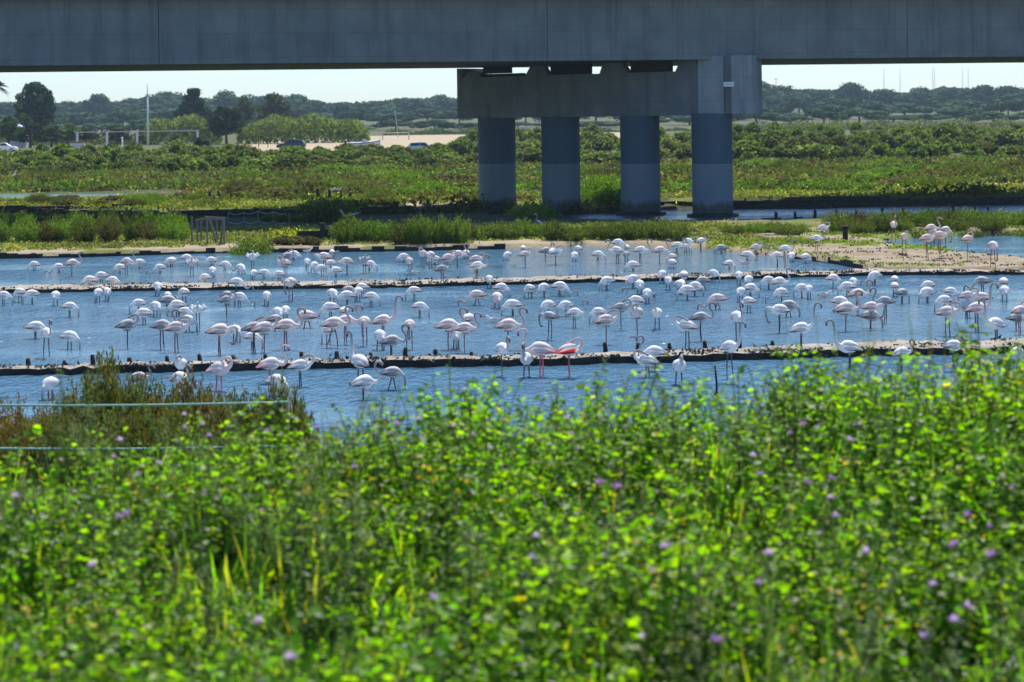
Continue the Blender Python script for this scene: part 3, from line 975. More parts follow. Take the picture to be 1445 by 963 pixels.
for x in range(664, 960, 24): near_shrub(x, 338 + rng.uniform(-2, 2), rng.uniform(.65, 1.0), rng.uniform(1.4, 2.2), 'm' if x < 770 else 'd', lab, 'saltbushes before the columns')
lab = 'dark green saltbush in the row behind the sand spit, right of the columns'
for x in range(1035, 1700, 26):
    if 1120 < x < 1168 : continue
    near_shrub(x, 331 - .012 * (x - 1035) + rng.uniform(-2, 2), rng.uniform(.55, .95) * (1.0 if x > 1165 else .75), rng.uniform(1.4, 2.3), 'm' if x < 1165 else 'd', lab, 'saltbushes behind the spit')
for x in range(1180, 1700, 30): near_shrub(x + rng.uniform(-8, 8), 323 - .012 * (x - 1035), rng.uniform(.7, .95), rng.uniform(1.8, 2.6), 'm', lab, 'saltbushes behind the spit')
for i in range(170):
    x = rng.uniform(-250, 1700); y = rng.uniform(238, 276) - .014 * (x - 722)
    p = atz(x, y, .6)
    if p.y < np.interp(p.x, waX, waY) + 3 or (x < 330 and p.y < 160): continue
    o = link('saltbush', (SH_mid + SH_brn)[int(rng.integers(0, 10))], None, (p.x, p.y, gz(p.x, p.y) - .05)); w_ = rng.uniform(.9, 2.3); o.scale = (w_, w_, rng.uniform(.55, 1.05)); o.rotation_euler[2] = rng.uniform(0, 6.28)
    sd_ = 'left of the pier' if x < 670 else ('right of the pier' if x > 1035 else 'behind the columns')
    tag(o, f'low saltbush clump standing out of the far marsh, {sd_}', 'shrub', f'saltbush clumps in the marsh {sd_}')
# terrace shrubs at the left and by the columns
lab = 'low olive marsh shrub on the terraces left of the columns'
for i in range(46):
    x = rng.uniform(-150, 560); y = rng.choice([288., 291, 284, 301]) + rng.uniform(-2, 2)
    p = atz(x, y, .6)
    o = link('saltbush', (SH_mid + SH_brn)[int(rng.integers(0, 10))], None, (p.x, p.y, gz(p.x, p.y) - .05)); o.scale = (rng.uniform(.6, 1.2),) * 2 + (rng.uniform(.3, .65),)
    tag(o, lab, 'shrub', 'low shrubs on the terraces')
p = atz(455, 304, .55); o = link('saltbush', SH_mid[1], None, (p.x, p.y, gz(p.x, p.y))); o.scale = (1.3, 1.1, 1.35); tag(o, 'dark round saltbush on the terrace above the sluice', 'shrub')
p = atz(476, 303, .55); o = link('saltbush', SH_mid[2], None, (p.x, p.y, gz(p.x, p.y))); o.scale = (1.0, 1.0, 1.15); tag(o, 'bright green saltbush beside the dark one above the sluice', 'shrub')
for (x, y, s) in ((850, 280, 1.5), (835, 283, 1.1), (866, 284, 1.2)):
    p = atz(x, y, .6); o = link('saltbush', SH_mid[0], None, (p.x, p.y, gz(p.x, p.y))); o.scale = (s, s, s); tag(o, 'green rounded shrub seen between the second and third columns', 'shrub', 'shrubs between the columns')
for (x, y, s) in ((742, 294, 1.1), (755, 292, 1.2), (735, 290, .9)):
    p = atz(x, y, .6); o = link('saltbush', SH_mid[2], None, (p.x, p.y, gz(p.x, p.y))); o.scale = (s, s, s * .9); tag(o, 'fresh green shrub seen between the first and second columns', 'shrub', 'shrubs between the columns')

# marsh ground cover: thousands of low tufts = one mass
def cover(name, label, n_tuft, yfun, per, hgt, wid, pal, seed, leaf=.06, mat=None, filt=None, stretch=2.2):
    r = np.random.default_rng(seed)
    X, Y = yfun(r, n_tuft)
    if filt is not None:
        k = filt(X, Y, r); X, Y = X[k], Y[k]
    n = len(X); Z = ground_h(X, Y)
    ok = Z > .05; X, Y, Z = X[ok], Y[ok], Z[ok]; n = len(X)
    sc_ = r.uniform(.5, 1.4, n)
    pc = colmix(r, n, pal, .2)
    patch = wob(X, Y, .22, 3.)
    pc = pc * (1 + .35 * patch)[:, None]
    band = wob(X * .35, Y, .13, 6.) + .5 * wob(X * .5, Y, .31, 2.)
    pc = np.where((band > .25)[:, None] & (len(pal) > 6), pc * np.array((1.12, .95, .85)), np.where((band < -.25)[:, None] & (len(pal) > 6), pc * np.array((.85, 1.25, .75)), pc))
    idx = np.repeat(np.arange(n), per)
    m = len(idx)
    off = r.normal(0, 1, (m, 3)) * np.stack([sc_[idx] * wid * .5, sc_[idx] * wid * .5, sc_[idx] * 0], 1)
    off[:, 2] = np.abs(r.normal(.45, .3, m)) * sc_[idx] * hgt
    P = np.stack([X[idx], Y[idx], Z[idx]], 1) + off
    d = np.tile((0, 0, .15), (m, 1))
    cc = np.clip(pc[idx] * (1 + r.normal(0, .10, (m, 1))), .004, 1)
    V, Fq, C = quads_leaves(P, r.uniform(.6, 1.3, m) * leaf, d, r, stretch, cc)
    return tag(link(name, mesh_np(name, V, Fq, mat or M_marsh, C)), label, 'marsh plants', kind='stuff')


def area(y0, y1, x0=-330, x1=1780, z=.6):
    def f(r, n):
        # uniform over ground in the wedge: sample distance with density ~Y
        Ya, Yb = (CAMZ - z) * F / (y1 - CY), (CAMZ - z) * F / (y0 - CY)
        Y = np.sqrt(r.uniform(Ya ** 2, Yb ** 2, n))
        x = r.uniform(x0, x1, n)
        return (x - CX) * Y / F, Y
    return f


def past_wall(m=1.0): return lambda X, Y, r: Y > np.interp(X, waX, waY) + m


cover('marsh_scrub', 'low olive and brown marsh scrub covering the far salt marsh', 6500, area(236, 292), 26, .5, 1.3, BRN + BRN + G2 + OLV + OLV + G1, 21, .095, filt=lambda X, Y, r: ((Y > 159) | ((X > -22) & ((Y > 148) | (wob(X, Y, .2, 1) > .25)))) & ~((X > 0) & (X < 30) & (wob(X, Y, .09, 4) > .3)))
cover('marsh_turf', 'short yellow-green turf on the terraces beyond the channel', 9000, area(272, 312), 14, .14, .6, [(.15, .19, .05), (.12, .17, .04), (.17, .17, .06)], 22, .05, filt=lambda X, Y, r: (Y > np.interp(X, waX, waY) + .4) & ~pip(STRIP, X, Y) & ~((X > -9) & (X < -1) & (Y < 139) & (r.random(len(X)) < .75)))
cover('yellow_flowers', 'bright yellow wild flowers scattered over the marsh', 260, area(250, 290), 7, .4, .9, [(.55, .5, .03), (.4, .42, .05)], 23, .05)
cover('shore_grass', 'short green grass on the strips behind the ponds', 7000, area(318, 352, z=.2), 12, .10, .4, [(.13, .18, .04), (.10, .14, .035), (.17, .18, .06)], 24, .035,
      filt=lambda X, Y, r: (Y > np.interp(X, shX, shY) + 1.5 + 1.5 * wob(X, Y, .5)) & (Y < 112) & ~((X > 11) & (wob(X, Y, .45, 2.) + .7 * wob(X, Y, .12, 1.) < .38)))
cover('spit_turf', 'bright green turf patches on the sand spit beside the far pond', 2600, area(342, 384, 980, 1500, .2), 10, .06, .3, [(.14, .2, .04), (.11, .17, .03)], 25, .03,
      filt=lambda X, Y, r: (Y > np.interp(X, shX, shY) + .2) & ((Y < np.interp(X, shX, shY) + 1.6) | (wob(X, Y, .45, 2.) + .7 * wob(X, Y, .12, 1.) > .22)))
M_clod = m_vcol('mud_clods', .9, .1, .2, 20.)


def along(front, back, z, n):
    fx_, fy_ = line_of(front, 0.); bx_, by_ = line_of(back, z)
    def f(r, m):
        X = r.uniform(fx_[0], fx_[-1], n); t = r.choice([0., 1.], n) * .5 + r.uniform(0, .5, n)
        t = np.where(r.random(n) < .5, r.uniform(0, .12, n), t)
        return X, np.interp(X, fx_, fy_) * (1 - t) + np.interp(X, bx_, by_) * t
    return f


_gh = ground_h
for fr_, bk_, z_, nn_, nm_ in ((FRONT_F, FRONT_B, .18, 300, 'front'), (MID_F, MID_B, .13, 420, 'middle')):
    ground_h = lambda X, Y, z_=z_: np.full(np.shape(X), z_ - .01)
    cover('dike_weeds', f'clods, droppings and low dry weeds along the {nm_} dike top', nn_, along(fr_, bk_, z_, nn_), 7, .03, .3, [(.10, .085, .065), (.16, .135, .11), (.07, .07, .04), (.05, .045, .035), (.30, .27, .24)], 31, .028, mat=M_clod)
ground_h = _gh
cover('spit_debris', 'dark clods and dry stalks strewn over the sand spit', 600, area(330, 386, 1000, 1600, .2), 6, .03, .3, [(.10, .085, .06), (.14, .12, .09), (.07, .06, .045)], 32, .03, mat=M_clod, filt=lambda X, Y, r: (Y > np.interp(X, shX, shY) + .2))
cover('yellow_flowers', 'clump of yellow wild flowers between the wooden frame and sluice', 16, area(322, 336, 378, 425, .2), 30, .35, .6, [(.6, .55, .03), (.45, .5, .05), (.1, .16, .03)], 26, .035)

# ------------------------------------------------------------------ far man-made things


def at_ground(x, Y):
    X = deroll(x, 200)[0] * Y / F
    return Vector((X, Y, gz(X, Y)))


def ppm(Y): return F / Y


# white mast
p = at_ground(209, 400)
t = thing('mast', 'tall thin white mast standing on the sand behind the metal frame', 'mast', p)
hm = atY(209, 118, 400).z - p.z
hk = atY(209, 134, 400).z - p.z
b = MB(); b.tube([(0, 0, -.2), (0, 0, hk * .5), (0, 0, hk)], [.24, .19, .13], 10); b.build('lower_pole', M_white, t)
b = MB(); b.tube([(0, 0, hk), (0, 0, hm)], [.09, .04], 8); b.build('top_pole', M_greymetal, t)
b = MB(); b.tube([(-.5, 0, hk), (.5, 0, hk)], [.06, .06], 6); b.tube([(0, 0, hk - .15), (0, 0, hk + .15)], [.22, .2], 10); b.build('collar', M_greymetal, t)
# leaning pole by the wood
p = at_ground(562, 500)
b = MB(); top = atY(557, 155, 500); b.tube([(0, 0, -.2), ((top.x - p.x) * .45, 0, (top.z - p.z) * .5), (top.x - p.x, 0, top.z - p.z)], [.10, .09, .06], 7)
b.tube([(0, -.1, .6), (.0, -.1, 1.0)], [.12, .12], 6)
tag(b.build('lamp_pole', M_greymetal, None, p), 'thin leaning grey pole in front of the dark pines behind the goals', 'pole')
# long pale blue metal frame
p0 = at_ground(106, 345); p1 = at_ground(281, 345)
t = thing('metal_frame', 'long pale blue metal frame of posts and one thin beam on sand', 'frame', p0)
zt = atY(106, 187, 345).z - p0.z
ln = p1.x - p0.x
b = MB(); b.box((-.1, -.05, zt - .06), (ln, .05, zt + .06)); b.build('beam', M_greymetal, t)
for x in (109, 151, 193.5, 279):
    q = at_ground(x, 345).x - p0.x
    b = MB(); b.box((q - .17, -.12, -.3), (q + .17, .12, zt - .07)); b.box((q - .3, -.2, -.05), (q + .3, .2, .12)); b.build('post', M_greymetal, t)
p = at_ground(172.5, 350)
b = MB(); b.tube([(0, 0, -.1), (0, 0, 1.9)], [.12, .11], 8); b.tube([(0, 0, 1.9), (0, 0, 2.1)], [.2, .18], 8); b.box((-.2, -.2, -.05), (.2, .2, .1))
tag(b.build('post', M_white, None, p), 'short white post standing behind the metal frame', 'post')


def goal(label, xa, xb, ytop, Y):
    a = at_ground(xa, Y); c = at_ground(xb, Y)
    t = thing('goal', label, 'goal', a)
    L_ = c.x - a.x; h = atY(xa, ytop, Y).z - a.z
    b = MB(); b.tube([(-.07, 0, h), (L_ + .07, 0, h)], [.11, .11], 8); b.build('crossbar', M_goal, t)
    for q in (0, L_):
        b = MB(); b.tube([(q, 0, -.2), (q, 0, h - .1)], [.11, .11], 8); b.tube([(q, 0, h - .1), (q, 1.0, h * .6), (q, 1.6, -.1)], [.04, .04, .04], 6); b.build('upright', M_goal, t)


M_goal = m_plain('faded_cream_paint', (.5, .45, .36), .6, .12, 3)
goal('pale goal frame on the sand beside the cane bed', 465, 503, 189, 440)
goal('pale goal frame farther right, in front of the dark pines', 540, 577, 188, 450)


def car(label, x, Y, L_, paint, face=1, hatch=True):
    p = at_ground(x, Y)
    t = thing('car', label, 'car', p, 0 if face > 0 else PI)
    # side profile (x forward, z up)
    body = [(-L_ / 2, .35), (-L_ / 2 + .02, .85), (-L_ / 2 + .2, .98), (L_ * .12, 1.0), (L_ / 2 - .35, .86), (L_ / 2 - .02, .68), (L_ / 2, .32)]
    roof = [(-L_ / 2 + .18, .985), (-L_ / 2 + .5, 1.42), (-L_ * .1, 1.52), (L_ * .06, 1.48), (L_ * .24, .985)]
    def ext(prof, w0, w1, mi):
        b = MB(); n = len(prof)
        zs = [q[1] for q in prof]; zm, zM = min(zs), max(zs)
        def wd(z): return w0 + (w1 - w0) * (z - zm) / (zM - zm)
        vs = [(x_, -wd(z), z) for x_, z in prof] + [(x_, wd(z), z) for x_, z in prof]
        b.add(vs, [tuple(range(n)), tuple(range(2 * n - 1, n - 1, -1))] + [(i, n + i, n + (i + 1) % n, (i + 1) % n) for i in range(n)])
        return b
    ext(body, .88, .82, 0).build('body', paint, t)
    ro = ext(roof, .80, .62, 0).build('roof', paint, t)
    g = MB()
    for s in (-1, 1):
        for (xa, xb) in ((-L_ / 2 + .48, -L_ * .1 - .04), (-L_ * .1 + .04, L_ * .16)):
            z0, z1 = 1.04, 1.40
            y0, y1 = .79 * s, .675 * s
            g.add([(xa, y0 + .012 * s, z0), (xb, y0 + .012 * s, z0), (xb - (.22 if xb > 0 else 0), y1 + .012 * s, z1), (xa + (.12 if xa < -.8 else 0), y1 + .012 * s, z1)], [(0, 1, 2, 3) if s < 0 else (3, 2, 1, 0)])
    g.build('side_window', M_glass, ro)
    for fx in (-L_ * .31, L_ * .31):
        for s in (-1, 1):
            w = MB(); w.tube([(fx, .70 * s, .31), (fx, .90 * s, .31)], [.31, .31], 16, smooth=False); wo = w.build('wheel', M_black, t)
            w = MB(); w.tube([(fx, .895 * s, .31), (fx, .91 * s, .31)], [.18, .17], 12, smooth=False); w.build('rim', M_greymetal, wo)
    for s in (-1, 1):
        w = MB(); w.box((L_ / 2 - .16, .5 * s - .16, .66), (L_ / 2 - .03, .5 * s + .16, .78)); w.build('headlight', M_white, t)
        w = MB(); w.box((-L_ / 2 - .01, .58 * s - .14, .72), (-L_ / 2 + .05, .58 * s + .14, .92)); w.build('tail_light', M_red, t)
    return t


M_whitecar = m_plain('white_car_paint', (.7, .72, .75), .2, .04, 2, .6)
car('dark hatchback parked on the sand behind the green bushes', 411, 318, 4.3, M_darkpaint, -1)
car('white car parked under the trees at the far left edge', 6, 340, 4.2, M_whitecar, 1)
car('pale car mostly hidden by the bushes right of the moored boat', 597, 282, 4.3, M_whitecar, 1)
car('dark car on the sand seen beside the first column', 735, 420, 4.2, M_darkpaint, 1)
# boat on the sand
p = at_ground(513, 326)
t = thing('motor_boat', 'white motor boat with a dark stripe lying on the sand', 'boat', p)
Lb = 5.2
st = [(-1, .95, .5), (-.6, 1.0, .5), (-.1, 1.0, .55), (.45, .8, .66), (.8, .42, .78), (1.0, .03, .9)]
b = MB(); rows = []
for sx, w, hh in st:
    x = sx * Lb / 2; w *= .95
    rows += [(x, -w, hh + .35), (x, -w * .95, hh + .12), (x, -w * .6, .18 + .25 * max(0, sx)), (x, 0, .02 + .35 * max(0, sx)), (x, w * .6, .18 + .25 * max(0, sx)), (x, w * .95, hh + .12), (x, w, hh + .35), (x, 0, hh + .42)]
b.add(rows, [(i * 8 + k, i * 8 + (k + 1) % 8, (i + 1) * 8 + (k + 1) % 8, (i + 1) * 8 + k) for i in range(5) for k in range(8)] + [tuple(range(7, -1, -1))], mi=0, smooth=False)
b.build('hull', M_whitecar, t)
b = MB()
for s in (-1, 1):
    vs = []
    for sx, w, hh in st: vs += [(sx * Lb / 2, s * (w * .95 + .012), hh + .16), (sx * Lb / 2, s * (w * .95 + .012), hh + .30)]
    b.add(vs, [(2 * i, 2 * i + 2, 2 * i + 3, 2 * i + 1) for i in range(5)])
b.build('stripe', M_darkpaint, t)
b = MB(); b.add([(-.2, -.6, .9), (.8, -.45, .98), (.8, .45, .98), (-.2, .6, .9), (-.1, -.5, 1.4), (.25, -.4, 1.36), (.25, .4, 1.36), (-.1, .5, 1.4)], [(4, 5, 6, 7), (0, 1, 5, 4), (1, 2, 6, 5), (2, 3, 7, 6), (3, 0, 4, 7)])
b.build('windscreen', M_greymetal, t)
b = MB(); b.box((-Lb / 2 - .35, -.2, .3), (-Lb / 2 - .02, .2, 1.15)); b.box((-Lb / 2 - .25, -.08, -.1), (-Lb / 2 - .08, .08, .3)); b.build('outboard_motor', M_black, t)
# dark kiosk
p = at_ground(110, 335)
t = thing('kiosk', 'small dark kiosk with a flat overhanging roof beside the metal frame', 'hut', p)
b = MB(); b.box((-1.1, -.9, 0), (1.1, .9, 1.35)); b.build('wall', M_greymetal, t)
b = MB(); b.box((-2.1, -1.1, 1.36), (1.4, 1.1, 1.5)); b.build('roof', M_darkwood, t)
b = MB(); b.box((-1.9, -.6, 0), (-1.2, .6, 1.1)); b.build('side_bin', M_darkwood, t)
# hut with a pale blue roof
p = atY(27, 181, 395); g0_ = gz(p.x, 395)
t = thing('hut', 'hut with a pale blue pitched roof almost hidden by the trees', 'hut', (p.x, 395, g0_))
b = MB(); b.box((-1.4, -1.4, 0), (1.4, 1.4, p.z - g0_ - .05)); b.build('wall', M_white, t)
b = MB(); zr = p.z - g0_
b.add([(-1.6, -1.6, zr - .04), (1.8, -1.6, zr - .04), (1.8, 1.6, zr - .04), (-1.6, 1.6, zr - .04), (-1.0, 0, zr + .75), (-.2, 0, zr + .75)], [(0, 1, 5, 4), (1, 2, 5), (2, 3, 4, 5), (3, 0, 4), (3, 2, 1, 0)])
b.build('roof', m_plain('pale_blue_sheet', (.45, .6, .72), .4, .08, 3), t)
p = at_ground(65, 338)
b = MB(); b.add([(-.6, -.6, -.05), (.6, -.6, -.05), (.6, .6, -.05), (-.6, .6, -.05), (-.1, 0, 1.35), (.1, 0, 1.35)], [(0, 1, 5, 4), (1, 2, 5), (2, 3, 4, 5), (3, 0, 4)])
b.box((-.06, -.06, 1.3), (.06, .06, 1.55))
tag(b.build('tent', m_plain('blue_canvas', (.05, .13, .3), .7, .15, 3), None, p), 'small blue pointed tent on the sand right of the white car', 'tent')
# sand fence posts
for x in (365, 378, 392):
    p = at_ground(x, 345)
    b = MB(); b.tube([(0, 0, -.2), (0, 0, 1.25)], [.07, .06], 6); b.tube([(0, 0, 1.25), (0, 0, 1.32)], [.08, .03], 6)
    tag(b.build('fence_post', M_darkwood, None, p), 'thin dark post on the sand left of the dark hatchback', 'post', 'posts on the sand')
# pale fence behind the pier
def pale_fence(label, x0, x1, Y, h):
    a = at_ground(x0, Y); c = at_ground(x1, Y)
    t = thing('paling_fence', label, 'fence', a)
    L_ = c.x - a.x
    n = int(L_ / .55)
    b = MB()
    for i in range(n): q = i * .55; b.box((q - .09, -.03, -.2), (q + .09, .03, h - .05 * (i % 3)))
    b.build('paling', M_greymetal, t)
    b = MB(); b.box((-.1, .032, h * .3), (L_, .09, h * .3 + .1)); b.box((-.1, .032, h * .75), (L_, .09, h * .75 + .1)); b.build('rail', M_greymetal, t)


pale_fence('pale paling fence in front of the wood, seen behind the first columns', 690, 772, 500, 2.3)
pale_fence('pale paling fence at the wood edge right of the end column', 1034, 1082, 500, 2.2)
# distant radio masts
for x, yt in ((1247, 95), (1270, 97), (1316, 93), (1318.5, 95), (1358, 93), (1366, 95)):
    Y = 2000
    p = atY(x, yt, Y); X = p.x; g = gz(X, Y)
    b = MB(); hh = p.z - g
    for sx in (-.5, .5): b.tube([(sx, 0, -1), (sx * .3, 0, hh)], [.13, .09], 4)
    for k in range(8): b.tube([(-.5 + .04 * k, 0, hh * (.1 + k * .11)), (.5 - .04 * k, 0, hh * (.13 + k * .11))], [.06, .06], 4)
    tag(b.build('lattice_mast', M_greymetal, None, (X, Y, g)), 'faint thin lattice mast above the hazy wood right of the pier', 'mast', 'distant lattice masts')
p = atY(1095, 110, 1100)
b = MB(); g = gz(p.x, 1100); b.tube([(0, 0, -1), (0, 0, p.z - g)], [.16, .12], 6); b.tube([(-.9, 0, p.z - g - .8), (.9, 0, p.z - g - .8)], [.08, .08], 4)
tag(b.build('power_pole', M_wood, None, (p.x, 1100, g)), 'tiny power pole with a crossarm above the wood by the end block', 'pole')

# wooden frame on the far shore
def bar(b, p, q, w=.05, col=(1, 1, 1)):
    p, q = Vector(p), Vector(q); t = (q - p).normalized()
    a = Vector((0, 1, 0)) if abs(t.y) < .9 else Vector((1, 0, 0)); a = (a - t * a.dot(t)).normalized(); c = t.cross(a)
    vs = [o_ + a * w * s1 + c * w * s2 for o_ in (p, q) for s1, s2 in ((-1, -1), (1, -1), (1, 1), (-1, 1))]
    b.add(vs, [(3, 2, 1, 0), (4, 5, 6, 7), (0, 1, 5, 4), (1, 2, 6, 5), (2, 3, 7, 6), (3, 0, 4, 7)], col)


YF = 95.0
def fp(x, y, dy=0.): 
    q = atY(x, y, YF + dy); return q
base = fp(296, 345); base.z = gz(base.x, YF)
t = thing('wooden_frame', 'open weathered wooden frame of posts and beams on the far shore', 'frame', base)
def lp(x, y, dy=0.): q = fp(x, y, dy); return (q.x - base.x, q.y - base.y, q.z - base.z)
def zground(x, dy=0.): q = fp(x, 340, dy); return (q.x - base.x, q.y - base.y, gz(q.x, q.y) - base.z - .1)
b = MB(); bar(b, lp(289, 307), lp(318, 308.5), .05); b.build('beam', M_wood, t)
b = MB(); bar(b, lp(276, 311, 1.5), lp(291, 308.5, .2), .035); b.build('beam', M_wood, t)
b = MB(); bar(b, lp(291, 309.5, 2.2), lp(317, 310, 2.2), .035); b.build('beam', M_wood, t)
for x, y, dy in ((292.5, 308, 0), (316.5, 309, 0), (271, 306, 1.5), (278.5, 311, 1.6), (284, 312, 2.2), (306, 311, 2.2)):
    b = MB(); q = zground(x, dy); bar(b, q, lp(x - .3, y, dy), .034); b.build('post', M_wood, t)
b = MB(); bar(b, zground(307, .15), lp(296, 311, .1), .045); b.build('brace', M_wood, t)
b = MB(); bar(b, zground(311, .15), lp(315, 311, .1), .045); b.build('brace', M_wood, t)
# sluice gate
p = atz(467, 342, .2); p.y = 98
p = atY(467, 341, 98); g = gz(p.x, 98)
t = thing('sluice_gate', 'dark wooden sluice gate box between the dry bush and saltbushes', 'sluice', (p.x, 98, g))
b = MB(); b.box((-1.55, 0, -.3), (-.4, .12, .42)); b.build('side_board', M_mud, t)
for q in (-.38, .38):
    b = MB(); b.box((q - .12, -.1, -.3), (q + .12, .15, .78)); b.build('gate_post', M_mud, t)
b = MB(); b.box((-.255, .0, -.3), (.255, .1, .5)); b.build('gate_board', M_darkwood, t)
b = MB(); b.box((-.255, -.02, .56), (.255, .08, .64)); b.build('cross_bar', M_wood, t)
# broken plank
p = atY(486, 303, 112); g = gz(p.x, 112)
b = MB(); 
q0 = atY(480, 296, 112); q1 = atY(487, 305.5, 112); q2 = atY(505, 301, 112)
bar(b, (q0.x - p.x, 0, q0.z - g), (q1.x - p.x, 0, q1.z - g), .05); bar(b, (q1.x - p.x + .02, 0.01, q1.z - g), (q2.x - p.x, .3, q2.z - g), .045)
tag(b.build('broken_plank', m_plain('pale_wood', (.42, .35, .26), .8, .3, 5), None, (p.x, 112, g)), 'pale broken plank lying bent on the bank above the sluice', 'plank')
# wire fence behind the frame
YW = 109
t0 = atY(320, 312, YW); g = gz(t0.x, YW)
t = thing('wire_fence', 'light green netting fence on thin posts right of the wooden frame', 'fence', (t0.x, YW, g))
px_ = [(322, 314, 300), (344, 312, 300), (364, 311, 298), (386, 310, 299), (408, 310, 300)]
tops = []
for x, yb, yt in px_:
    q = atY(x, yt, YW); b = MB(); b.tube([(q.x - t0.x, 0, -.1), (q.x - t0.x, 0, q.z - g)], [.03, .025], 6); b.build('post', M_wood, t); tops.append((q.x - t0.x, q.z - g))
for fz in (1.0, .45):
    b = MB(); pts = []
    for i in range(len(tops) - 1):
        for k in range(6):
            s = k / 6; pts.append((tops[i][0] * (1 - s) + tops[i + 1][0] * s, -.03, (tops[i][1] * (1 - s) + tops[i + 1][1] * s) * fz - .22 * 4 * s * (1 - s) * .5))
    b.tube(pts, [.014] * len(pts), 4); b.build('wire', M_rope, t)

# two green twine strands in front of the water
YR = 22.0
xe0, xe1 = -60, 406
pa, pb = atY(xe0, 571.5, YR), atY(xe1, 567.5, YR)
t = thing('twine_fence', 'two green twine strands strung in front of the dark shrub at left', 'fence', (pb.x, YR, gz(pb.x, YR)))
B0 = Vector((pb.x, YR, gz(pb.x, YR)))
for ya, yb, x1 in ((571.5, 567.6, 406), (632.5, 629.6, 406)):
    q0, q1 = atY(xe0, ya, YR) - B0, atY(x1, yb, YR) - B0
    b = MB(); b.tube([q0.lerp(q1, s / 10) - Vector((0, 0, .02 * math.sin(PI * s / 10))) for s in range(11)], [.0125] * 11, 6); b.build('strand', M_rope, t)
for xx in (xe0, xe1):
    q = atY(xx, 567, YR); g = gz(q.x, YR)
    b = MB(); b.tube([(q.x - B0.x, .03, g - B0.z - .3), (q.x - B0.x, .03, q.z - B0.z)], [.014, .012], 7); b.build('post', M_wood, t)
# ------------------------------------------------------------------ flamingos
WHT = (.78, .74, .73)
NECKS = {
    'fv': [(.20, -.03), (.27, -.07), (.315, -.17), (.32, -.30), (.31, -.42), (.31, -.50), (.27, -.57), (.20, -.56)],
    'fc': [(.20, -.03), (.26, -.09), (.31, -.19), (.37, -.245), (.45, -.22), (.52, -.17), (.58, -.19), (.60, -.29), (.585, -.39), (.54, -.45), (.47, -.44)],
    'sq': [(.20, .0), (.28, -.03), (.36, -.02), (.40, .06), (.37, .16), (.31, .25), (.29, .34), (.34, .41), (.42, .40), (.475, .35), (.47, .27)],
    'st': [(.20, .02), (.28, .06), (.335, .17), (.34, .32), (.35, .46), (.37, .57), (.42, .63), (.49, .62), (.535, .56), (.525, .49)],
    'pr': [(.20, .02), (.28, .06), (.325, .14), (.30, .225), (.22, .25), (.12, .22), (.03, .17), (-.04, .135), (-.09, .10)],
    'dn': [(.20, .02), (.29, .05), (.36, .06), (.415, .01), (.42, -.10), (.40, -.20), (.375, -.28), (.33, -.34), (.27, -.345)],
    'lo': [(.20, .0), (.29, .0), (.34, .07), (.32, .17), (.28, .25), (.31, .32), (.39, .31), (.44, .25), (.42, .18)],
}
PAL = {
    'w': dict(body=(.90, .89, .88), neck=(.44, .41, .41), cov=(.80, .72, .70), tail=(.50, .44, .44), prim=(.07, .06, .06), leg=(.22, .16, .17), bill=(.30, .20, .20)),  # neck greyed: backlit shade is put into its colour
    'p': dict(body=(.87, .80, .77), neck=(.52, .41, .38), cov=(.80, .62, .57), tail=(.55, .36, .34), prim=(.05, .04, .04), leg=(.42, .22, .22), bill=(.45, .22, .22)),
    'g': dict(body=(.66, .64, .64), neck=(.34, .31, .31), cov=(.42, .37, .37), tail=(.24, .21, .21), prim=(.06, .05, .05), leg=(.14, .12, .12), bill=(.16, .14, .14)),
    'r': dict(body=(.80, .72, .68), neck=(.70, .50, .46), cov=(.66, .03, .04), tail=(.78, .34, .34), prim=(.45, .04, .04), leg=(.75, .25, .28), bill=(.6, .25, .28)),
    'k': dict(body=(.84, .76, .74), neck=(.72, .60, .58), cov=(.82, .70, .68), tail=(.76, .40, .42), prim=(.66, .22, .26), leg=(.78, .28, .36), bill=(.7, .3, .34)),
}
LEG = .86


